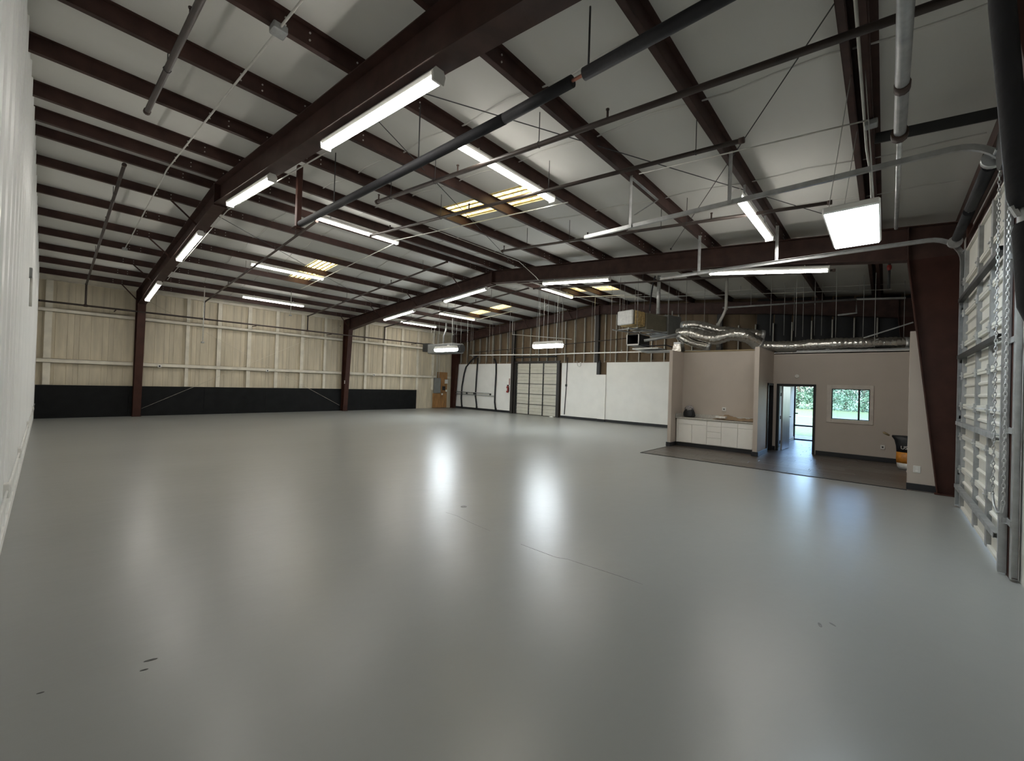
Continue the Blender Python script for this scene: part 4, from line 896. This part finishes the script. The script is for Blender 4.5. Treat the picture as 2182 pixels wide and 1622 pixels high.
# black bag with a grey cloth on top
t = thing('tote_bag', 'black bag with grey cloth bunched on top on the counter', 'bag', (-4.55, 13.45, .90))
prof = [(0.005, 0), (.155, .004), (.17, .05), (.165, .14), (.145, .22), (.12, .255), (.07, .27), (.005, .275)]
o = MB().lathe(prof, (-4.55, 13.45, .902), 18).build('bag_body', 'bagblack', t)
for v in o.data.vertices: v.co.x *= 1.0+.10*math.sin(v.co.z*19+v.co.y*13); v.co.y *= .72
o = MB().lathe([(.005, .20), (.12, .21), (.135, .26), (.11, .32), (.06, .36), (.005, .37)], (-4.54, 13.44, .902), 14).build('cloth', 'grey_shirt', t)
for v in o.data.vertices: k_ = 1+.25*math.sin(v.co.x*37+v.co.z*23)*math.cos(v.co.y*31); v.co.x *= k_; v.co.y *= .75*k_
MB().tube([(-4.44, 13.38, .91), (-4.40, 13.34, 1.02), (-4.42, 13.34, 1.14), (-4.46, 13.38, 1.2)], .012, 7).build('strap', 'bagblack', t)
# wall plates
def plate(label, x, y, z, facing, w_=.075, h_=.12, slots=2, cat='outlet', box=False, extra=None):
    t = thing('wall_outlet', label, cat, (x, y, z))
    if facing == 'y':
        MB().bev(x-w_/2, x+w_/2, y-.012, y, z-h_/2, z+h_/2, .004).build('plate', 'plastic_w', t)
        for k_ in range(slots): zz = z+(k_-(slots-1)/2)*h_*.42; MB().bev(x-.017, x+.017, y-.016, y-.011, zz-.02, zz+.02, .003).build('socket', 'plastic_k' if box else 'whitetrim', t)
    else:
        MB().bev(x, x+.012*facing, y-w_/2, y+w_/2, z-h_/2, z+h_/2, .004).build('plate', 'plastic_w', t)
        for k_ in range(slots): zz = z+(k_-(slots-1)/2)*h_*.42; MB().bev(x+.011*facing, x+.016*facing, y-.017, y+.017, zz-.02, zz+.02, .003).build('socket', 'whitetrim', t)
    return t
plate('white outlet plate above the kitchen counter', -3.62, 13.715, 1.20, 'y', .12, .12, 1, box=True)
plate('white outlet low on the office wall right of the window', -0.02, 14.825, 0.40, 'y', .09, .11, 1, box=True)
plate('white outlet low on the stub wall by the tapered column', 0.47, 10.935, 0.40, 'y', .10, .13, 2)
for x, nm in ((-6.5, 'nearest'), (-9.3, 'second'), (-13.9, 'third'), (-19.3, 'farthest')):
    t = thing('surface_outlet', nm+' white surface outlet box standing off the low white wall girt', 'outlet', (x, YN+.07, .5))
    MB().bev(x-.06, x+.06, YN-.005, YN+.05, .46, .60, .008).build('box', 'plastic_w', t); MB().bev(x-.02, x+.02, YN+.049, YN+.055, .50, .56, .002).build('socket', 'whitetrim', t)
conduit('white conduit running along the low girt of the white wall', [(XL+.3, YN+.03, .53), (-3.0, YN+.03, .53)], .010, 'whitetrim')
t = thing('wall_switch_box', 'grey switch box with conduit high on the white wall', 'switch box', (-11.3, YN, 3.3))
MB().bev(-11.4, -11.2, YN-.001, YN+.05, 3.36, 3.52, .006).build('box', 'greybox', t); MB().tube([(-11.3, YN+.04, 3.36), (-11.3, YN+.04, 2.85)], .018, 8).build('conduit_run', 'conduit', t)
t = thing('door_chime', 'round white chime on the office wall over the doorway', 'chime', (-1.95, 14.82, 2.26))
mb = MB(); mb.tube([(-1.95, 14.828, 2.26), (-1.95, 14.80, 2.26), (-1.95, 14.79, 2.26)], [.055, .055, .042], 20); mb.build('cover', 'plastic_w', t); MB().tube([(-1.95, 14.79, 2.26), (-1.95, 14.782, 2.26)], .018, 12).build('button', 'taupe_trim', t)

# ---- bag and sticks behind the stub wall
t = thing('product_bag', 'tall black and orange printed bag standing behind the stub wall', 'bag', (.40, 13.8, 0))
def ring(z, rx, ry, n_=16): return [(.42+rx*math.cos(2*math.pi*i/n_)*(1+.08*math.sin(3*i)), 13.85+ry*math.sin(2*math.pi*i/n_), z) for i in range(n_)]
def rings(name, mat, rs):
    n_ = 16; mb = MB(); mb.add([v for r_ in rs for v in r_], [(i*n_+j, i*n_+(j+1) % n_, (i+1)*n_+(j+1) % n_, (i+1)*n_+j) for i in range(len(rs)-1) for j in range(n_)]+[tuple(range(n_))[::-1], tuple(range((len(rs)-1)*n_, len(rs)*n_))], True); return mb.build(name, mat, t)
rings('clear_base', 'foilpaper', [ring(.01, .13, .12), ring(.06, .17, .14), ring(.16, .185, .15)])
rings('orange_band', 'orange', [ring(.16, .186, .15), ring(.26, .195, .16), ring(.42, .19, .155)])
rings('bag_top', 'bagblack', [ring(.42, .19, .155), ring(.56, .20, .16), ring(.70, .23, .17), ring(.78, .28, .15), ring(.81, .27, .10)])
cu = bpy.data.curves.new('bag_lettering', 'FONT'); cu.body = 'USA'; cu.size = .11; cu.extrude = .002; cu.align_x = 'CENTER'
fo = bpy.data.objects.new('lettering_source', cu); COL.objects.link(fo); dg = bpy.context.evaluated_depsgraph_get(); me = bpy.data.meshes.new_from_object(fo.evaluated_get(dg)); bpy.data.objects.remove(fo)
me.materials.clear(); me.materials.append(M['plastic_w']); lo = bpy.data.objects.new('lettering', me); COL.objects.link(lo); lo.parent = t; lo.location = (0.0, 13.672-13.8, .50); lo.rotation_euler = (math.radians(90), 0, 0)
MB().tube([(.10, 13.72, .80), (.0, 13.70, .86), (-.02, 13.70, .87)], [.02, .03, .012], 8).build('rolled_corner', 'mop', t)
t = thing('floor_cone', 'salmon red plastic cone tucked behind the printed bag', 'cone', (.52, 13.3, 0))
MB().lathe([(.10, .03), (.09, .05), (.03, .40), (.01, .42)], (.52, 13.3, .012), 14).build('cone_body', 'pink', t); MB().bev(.40, .64, 13.18, 13.42, .012, .045, .01).build('cone_base', 'plastic_w', t)

# ================================================================== FAR LEFT CORNER
t = thing('plywood_backer', 'orange brown plywood backing boards at the far end of the beige wall', 'plywood board', (XL+.14, 17.7, 0))
MB().bev(XL+.155, XL+.175, 17.28, 18.16, 1.0, 2.40, .004).build('upper_board', 'ply', t); MB().bev(XL+.155, XL+.175, 16.98, 18.16, 0.03, .98, .004).build('lower_board', 'ply', t)
t = thing('electrical_panel', 'grey electrical panel on the plywood at the beige wall end', 'electrical panel', (XL+.2, 17.25, 1.0))
MB().bev(XL+.178, XL+.30, 17.02, 17.52, 1.0, 2.0, .01).build('cabinet', 'greybox', t); MB().bev(XL+.30, XL+.31, 17.06, 17.48, 1.05, 1.95, .004).build('door', 'greybox', t); MB().tube([(XL+.24, 17.2, 2.0), (XL+.24, 17.2, zp(XL)-.05)], .03, 8).tube([(XL+.24, 17.38, 2.0), (XL+.24, 17.38, 4.2)], .02, 8).build('feed_conduit', 'conduit', t)
for nm, y_, z_, w_, h_, mt in (('white meter box on the plywood right of the electrical panel', 18.05, 1.78, .26, .28, 'plastic_w'), ('black junction box on the plywood below the white meter box', 17.85, 1.33, .22, .26, 'plastic_k'), ('small white phone box low on the plywood edge', 18.08, 1.16, .12, .14, 'plastic_w'), ('small white switch plate between the plywood boards', 17.72, .93, .11, .12, 'plastic_w')):
    t = thing('utility_box', nm, 'utility box', (XL+.2, y_, z_))
    MB().bev(XL+.177, XL+.25, y_-w_/2, y_+w_/2, z_-h_/2, z_+h_/2, .01).build('box', mt, t); MB().bev(XL+.249, XL+.256, y_-w_/3, y_+w_/3, z_-h_/3, z_+h_/3, .003).build('cover', mt, t)
for y_, nm in ((3.1, 'near bay'), (7.1, 'middle'), (12.7, 'right of the middle column')):
    t = thing('girt_outlet', 'white outlet box on the beige wall girt, '+nm, 'outlet', (XL+.16, y_, 2.0)); MB().bev(XL+.152, XL+.21, y_-.06, y_+.06, 1.96, 2.08, .008).build('box', 'plastic_w', t); MB().bev(XL+.209, XL+.215, y_-.025, y_+.025, 1.99, 2.05, .003).build('socket', 'plastic_k', t)
t = thing('column_switch', 'white switch box on the middle left column', 'switch', (XL+.55, YB, 1.55)); MB().bev(XL+.50, XL+.56, YB-.15, YB-.125, 1.48, 1.66, .005).build('plate', 'plastic_w', t); MB().bev(XL+.52, XL+.54, YB-.158, YB-.149, 1.54, 1.60, .003).build('toggle', 'plastic_k', t)
# black conduits on the far left white wallboard
def hose(label, pts, r=.05): t = thing('black_conduit', label, 'conduit', tuple(pts[0])); MB().tube(pts, r, 10).build('conduit_run', 'rubber', t); MB().tube([Vector(pts[-1])-Vector((0, 0, .02)), Vector(pts[-1])+Vector((0, 0, .12))], r*1.25, 10).build('foot_sleeve', 'rubber', t); return t
hy_ = YF-.10
hose('leftmost black conduit curving up the far white wallboard', [(-19.9, hy_, 3.55), (-20.5, hy_, 3.2), (-20.95, hy_, 2.8), (-21.12, hy_, 2.35), (-21.3, hy_, 1.5), (-21.34, hy_, .7), (-21.25, hy_, .10)])
hose('middle black conduit on the far white wallboard', [(-19.84, hy_, 3.4), (-19.86, hy_, 2.9), (-19.92, hy_, 1.8), (-19.95, hy_, .9), (-19.82, hy_, .35), (-19.8, hy_, .10)])
hose('rightmost black conduit on the far white wallboard', [(-18.35, hy_, 3.3), (-18.16, hy_, 3.0), (-18.14, hy_, 2.4), (-18.18, hy_, 1.2), (-18.18, hy_, .6), (-18.08, hy_, .10)])
t = thing('handrail_pipe', 'pair of thin grey pipes crossing the far white wallboard', 'pipe', (-20, hy_, 1.05))
MB().tube([(-21.9, hy_-.08, 1.12), (-18.6, hy_-.08, 1.12)], .022, 8).tube([(-21.9, hy_-.08, .98), (-18.2, hy_-.08, .98)], .022, 8).build('pipe_pair', 'galv_dull', t)
for x in (-20.7, -20.0, -18.5): MB().bev(x-.05, x+.05, hy_-.12, hy_-.05, 1.0, 1.12, .008).build('clamp', 'dkgrey', t)
t = thing('fire_extinguisher', 'red fire extinguisher bracketed on the far white wallboard', 'fire extinguisher', (-17.12, YF-.1, 1.2))
MB().lathe([(.01, 0), (.07, .01), (.075, .05), (.075, .33), (.05, .39), (.02, .42)], (-17.12, YF-.115, 1.22), 14).build('cylinder', 'red', t)
MB().bev(-17.16, -17.02, YF-.14, YF-.09, 1.64, 1.70, .008).build('valve_handle', 'plastic_k', t); MB().tube([(-17.05, YF-.115, 1.66), (-16.99, YF-.13, 1.58), (-17.0, YF-.13, 1.36)], .012, 6).build('hose', 'rubber', t)
MB().bev(-17.2, -17.04, YF-.04, YF-.03, 1.28, 1.5, .003).build('bracket', 'plastic_k', t)
MB().bev(-17.16, -17.09, YF-.195, YF-.188, 1.34, 1.50, .002).build('label_band', 'plastic_w', t)
t = thing('extinguisher_sign', 'narrow red sign above the fire extinguisher', 'sign', (-17.05, YF-.04, 1.8)); MB().bev(-17.09, -17.01, YF-.045, YF-.032, 1.72, 2.08, .002).build('sign_plate', 'red', t)
for i in range(3): MB().box(-17.07, -17.03, YF-.048, YF-.0445, 1.77+i*.1, 1.83+i*.1).build('sign_mark', 'plastic_w', t)
t = thing('thin_wall_conduit', 'thin black conduit on the white wallboard right of the far door', 'conduit', (-12.9, YF-.05, 0)); MB().tube([(-12.85, YF-.055, 3.3), (-12.88, YF-.055, 1.6), (-12.95, YF-.055, .2)], .022, 8).build('conduit_run', 'rubber', t); MB().bev(-12.93, -12.83, YF-.09, YF-.03, 1.72, 1.84, .008).build('box', 'dkgrey', t)
t = thing('wall_cable', 'looped white cable hanging at the top of the far white wallboard', 'cable', (-12.0, YF-.05, 2.8)); MB().tube([(-12.25, YF-.05, 3.1), (-12.2, YF-.05, 2.85), (-12.08, YF-.05, 2.78), (-12.0, YF-.05, 2.85), (-12.02, YF-.05, 3.0)], .012, 6).build('cable_loop', 'conduit', t)
MB().bev(-12.05, -11.98, YF-.07, YF-.03, 2.97, 3.03, .006).build('cable_clip', 'plastic_w', t)
t = thing('door_light_gap', 'small white patch standing in for the light gap at the far door corner', 'light patch', (-13.6, 18.5, 0)); o = MB().lathe([(.01, .001), (.14, .004), (.15, .02), (.07, .05), (.01, .055)], (-13.62, 18.6, 0), 12).build('cloth', 'plastic_w', t)  # white lump stands in for light showing at the door corner gap
t.name = 'light_gap_patch'
for v in o.data.vertices: v.co.x *= 1.3+.25*math.sin(v.co.y*40); v.co.y *= .6

# ================================================================== FLOOR MARKS (thin paint chips and scuffs)
def chip(label, pts, mat='scuff'):
    mb = MB(); n_ = len(pts); c = Vector((sum(p_[0] for p_ in pts)/n_, sum(p_[1] for p_ in pts)/n_))
    mb.add([(p_[0], p_[1], .0012) for p_ in pts]+[(p_[0], p_[1], .0002) for p_ in pts], [tuple(range(n_)), tuple(range(n_, 2*n_))[::-1]]+[(i, n_+i, n_+(i+1) % n_, (i+1) % n_) for i in range(n_)])
    o = mb.build('floor_scuff', mat); tag(o, label, 'floor mark'); return o
def blob(px, py, rx, ry, ang):
    q = at(px, py, Z=0.0); n_ = 10; c_, s_ = math.cos(ang), math.sin(ang)
    return [(q.x+rx*math.cos(2*math.pi*i/n_)*(1+.15*math.sin(i*2.3))*c_-ry*math.sin(2*math.pi*i/n_)*s_, q.y+rx*math.cos(2*math.pi*i/n_)*s_+ry*math.sin(2*math.pi*i/n_)*c_) for i in range(n_)]
chip('larger dark scuff mark on the grey floor at lower left', blob(321, 1407, .034, .010, math.radians(75)))
chip('smaller dark scuff mark just below the larger one at lower left', blob(307, 1428, .020, .007, math.radians(75)))
chip('tiny dark scuff mark near the lower left floor corner', blob(86, 1477, .016, .006, math.radians(75)))
chip('pale grey oval stain on the floor left of the hairline crack', blob(988, 1080, .045, .05, .7), 'scuff2')
chip('curved grey scuff on the floor at right', blob(1747, 1332, .012, .035, .3), 'scuff2')
chip('short grey scuff beside the curved scuff on the right', blob(1774, 1331, .010, .028, .9), 'scuff2')
def crack(label, pix):
    ps = [at(a, b_, Z=0.0) for a, b_ in pix]; l = []; r_ = []
    for i, p_ in enumerate(ps):
        d = (ps[min(i+1, len(ps)-1)]-ps[max(i-1, 0)]).normalized(); nrm = Vector((-d.y, d.x, 0))*.0022*(1 if 0 < i < len(ps)-1 else .3)
        l.append((p_+nrm)[:2]); r_.append((p_-nrm)[:2])
    chip(label, l+r_[::-1], 'scuff2')
crack('long hairline crack across the grey floor', [(1110, 1160), (1150, 1175), (1185, 1188), (1210, 1192), (1240, 1202), (1280, 1215), (1320, 1228), (1370, 1246)])
crack('short hairline crack left of the long floor crack', [(950, 1092), (975, 1100), (1003, 1114), (1045, 1132)])

# ================================================================== OUTDOORS
gnd = struct(MB().box(-80, 80, YF+.2, 140, -.30, -.12).build('ground_lawn', 'grass'))
struct(MB().box(-30, 20, YF+.2, 21.2, -.2, -.02).build('ground_walk', 'concrete'))
struct(MB().box(-80, 80, 28.5, 29.8, -.2, -.112).build('ground_drive', 'road'))
struct(MB().box(-80, 80, 41.0, 42.2, -.2, -.112).build('ground_road', 'road'))
def tree(label, x, y, h_, sd):
    rnd = random.Random(sd); t = thing('tree', label, 'tree', (x, y, -.12), 'trees beyond the lawn')
    MB().tube([(x, y, -.2), (x+.1, y, h_*.3), (x-.1, y+.1, h_*.7)], [.22, .17, .06], 8).build('trunk', 'bark', t)
    mb = MB()
    cen = [(x+rnd.uniform(-1.7, 1.7), y+rnd.uniform(-1.4, 1.4), 1.2+(h_-2.0)*rnd.random()**1.6, rnd.uniform(.8, 1.4)) for _ in range(22)]
    for cx, cy, cz_, rr in cen:
        for _ in range(300):
            a = rnd.uniform(0, 2*math.pi); u_ = rnd.uniform(-1, 1); q_ = math.sqrt(1-u_*u_); k_ = rr*rnd.uniform(.6, 1.05)
            p_ = Vector((cx+k_*q_*math.cos(a), cy+k_*q_*math.sin(a), cz_+k_*u_*.8)); e1 = Vector((rnd.uniform(-1, 1), rnd.uniform(-1, 1), rnd.uniform(-1, 1))).normalized(); e2 = e1.orthogonal().normalized(); s_ = rnd.uniform(.06, .12)
            mb.add([p_-e1*s_, p_+e2*s_*.6, p_+e1*s_, p_-e2*s_*.6], [(0, 1, 2, 3)])
    o = mb.build('foliage', 'leaf', t); o['kind'] = 'stuff'
tl = ['in the doorway view', 'at the left of the doorway view', 'between doorway and window views', 'at the left of the window view', 'in the middle of the window view', 'right of the window mullion', 'far left', 'far right', 'beyond the far left', 'beyond the far right']
for i, x in enumerate((-8.0, -10.6, -5.6, -3.6, -1.8, .6, -13.4, 3.4, -16.6, 6.4)):
    tree('leafy green tree across the lawn, '+tl[i], x*1.02, 63+(i*5 % 4)*1.3, 7.5+(i*3 % 4)*.8, 11+i)
for i in range(7):
    x = -15+i*3.6; rnd = random.Random(50+i); t = thing('hedge_shrub', 'dark green shrub at the foot of the trees, number %s from the left' % ('one', 'two', 'three', 'four', 'five', 'six', 'seven')[i], 'shrub', (x, 61.5, -.12), 'shrubs below the trees'); mb = MB()
    for _ in range(900):
        a = rnd.uniform(0, 2*math.pi); u_ = rnd.uniform(0, 1); q_ = math.sqrt(1-u_*u_)*rnd.uniform(.7, 1); p_ = Vector((x+2.0*q_*math.cos(a), 61.5+1.2*q_*math.sin(a), -.1+1.9*u_)); e1 = Vector((rnd.uniform(-1, 1), rnd.uniform(-1, 1), rnd.uniform(-1, 1))).normalized(); e2 = e1.orthogonal().normalized(); s_ = rnd.uniform(.07, .14)
        mb.add([p_-e1*s_, p_+e2*s_*.6, p_+e1*s_, p_-e2*s_*.6], [(0, 1, 2, 3)])
    o = mb.build('foliage', 'leaf', t); o['kind'] = 'stuff'
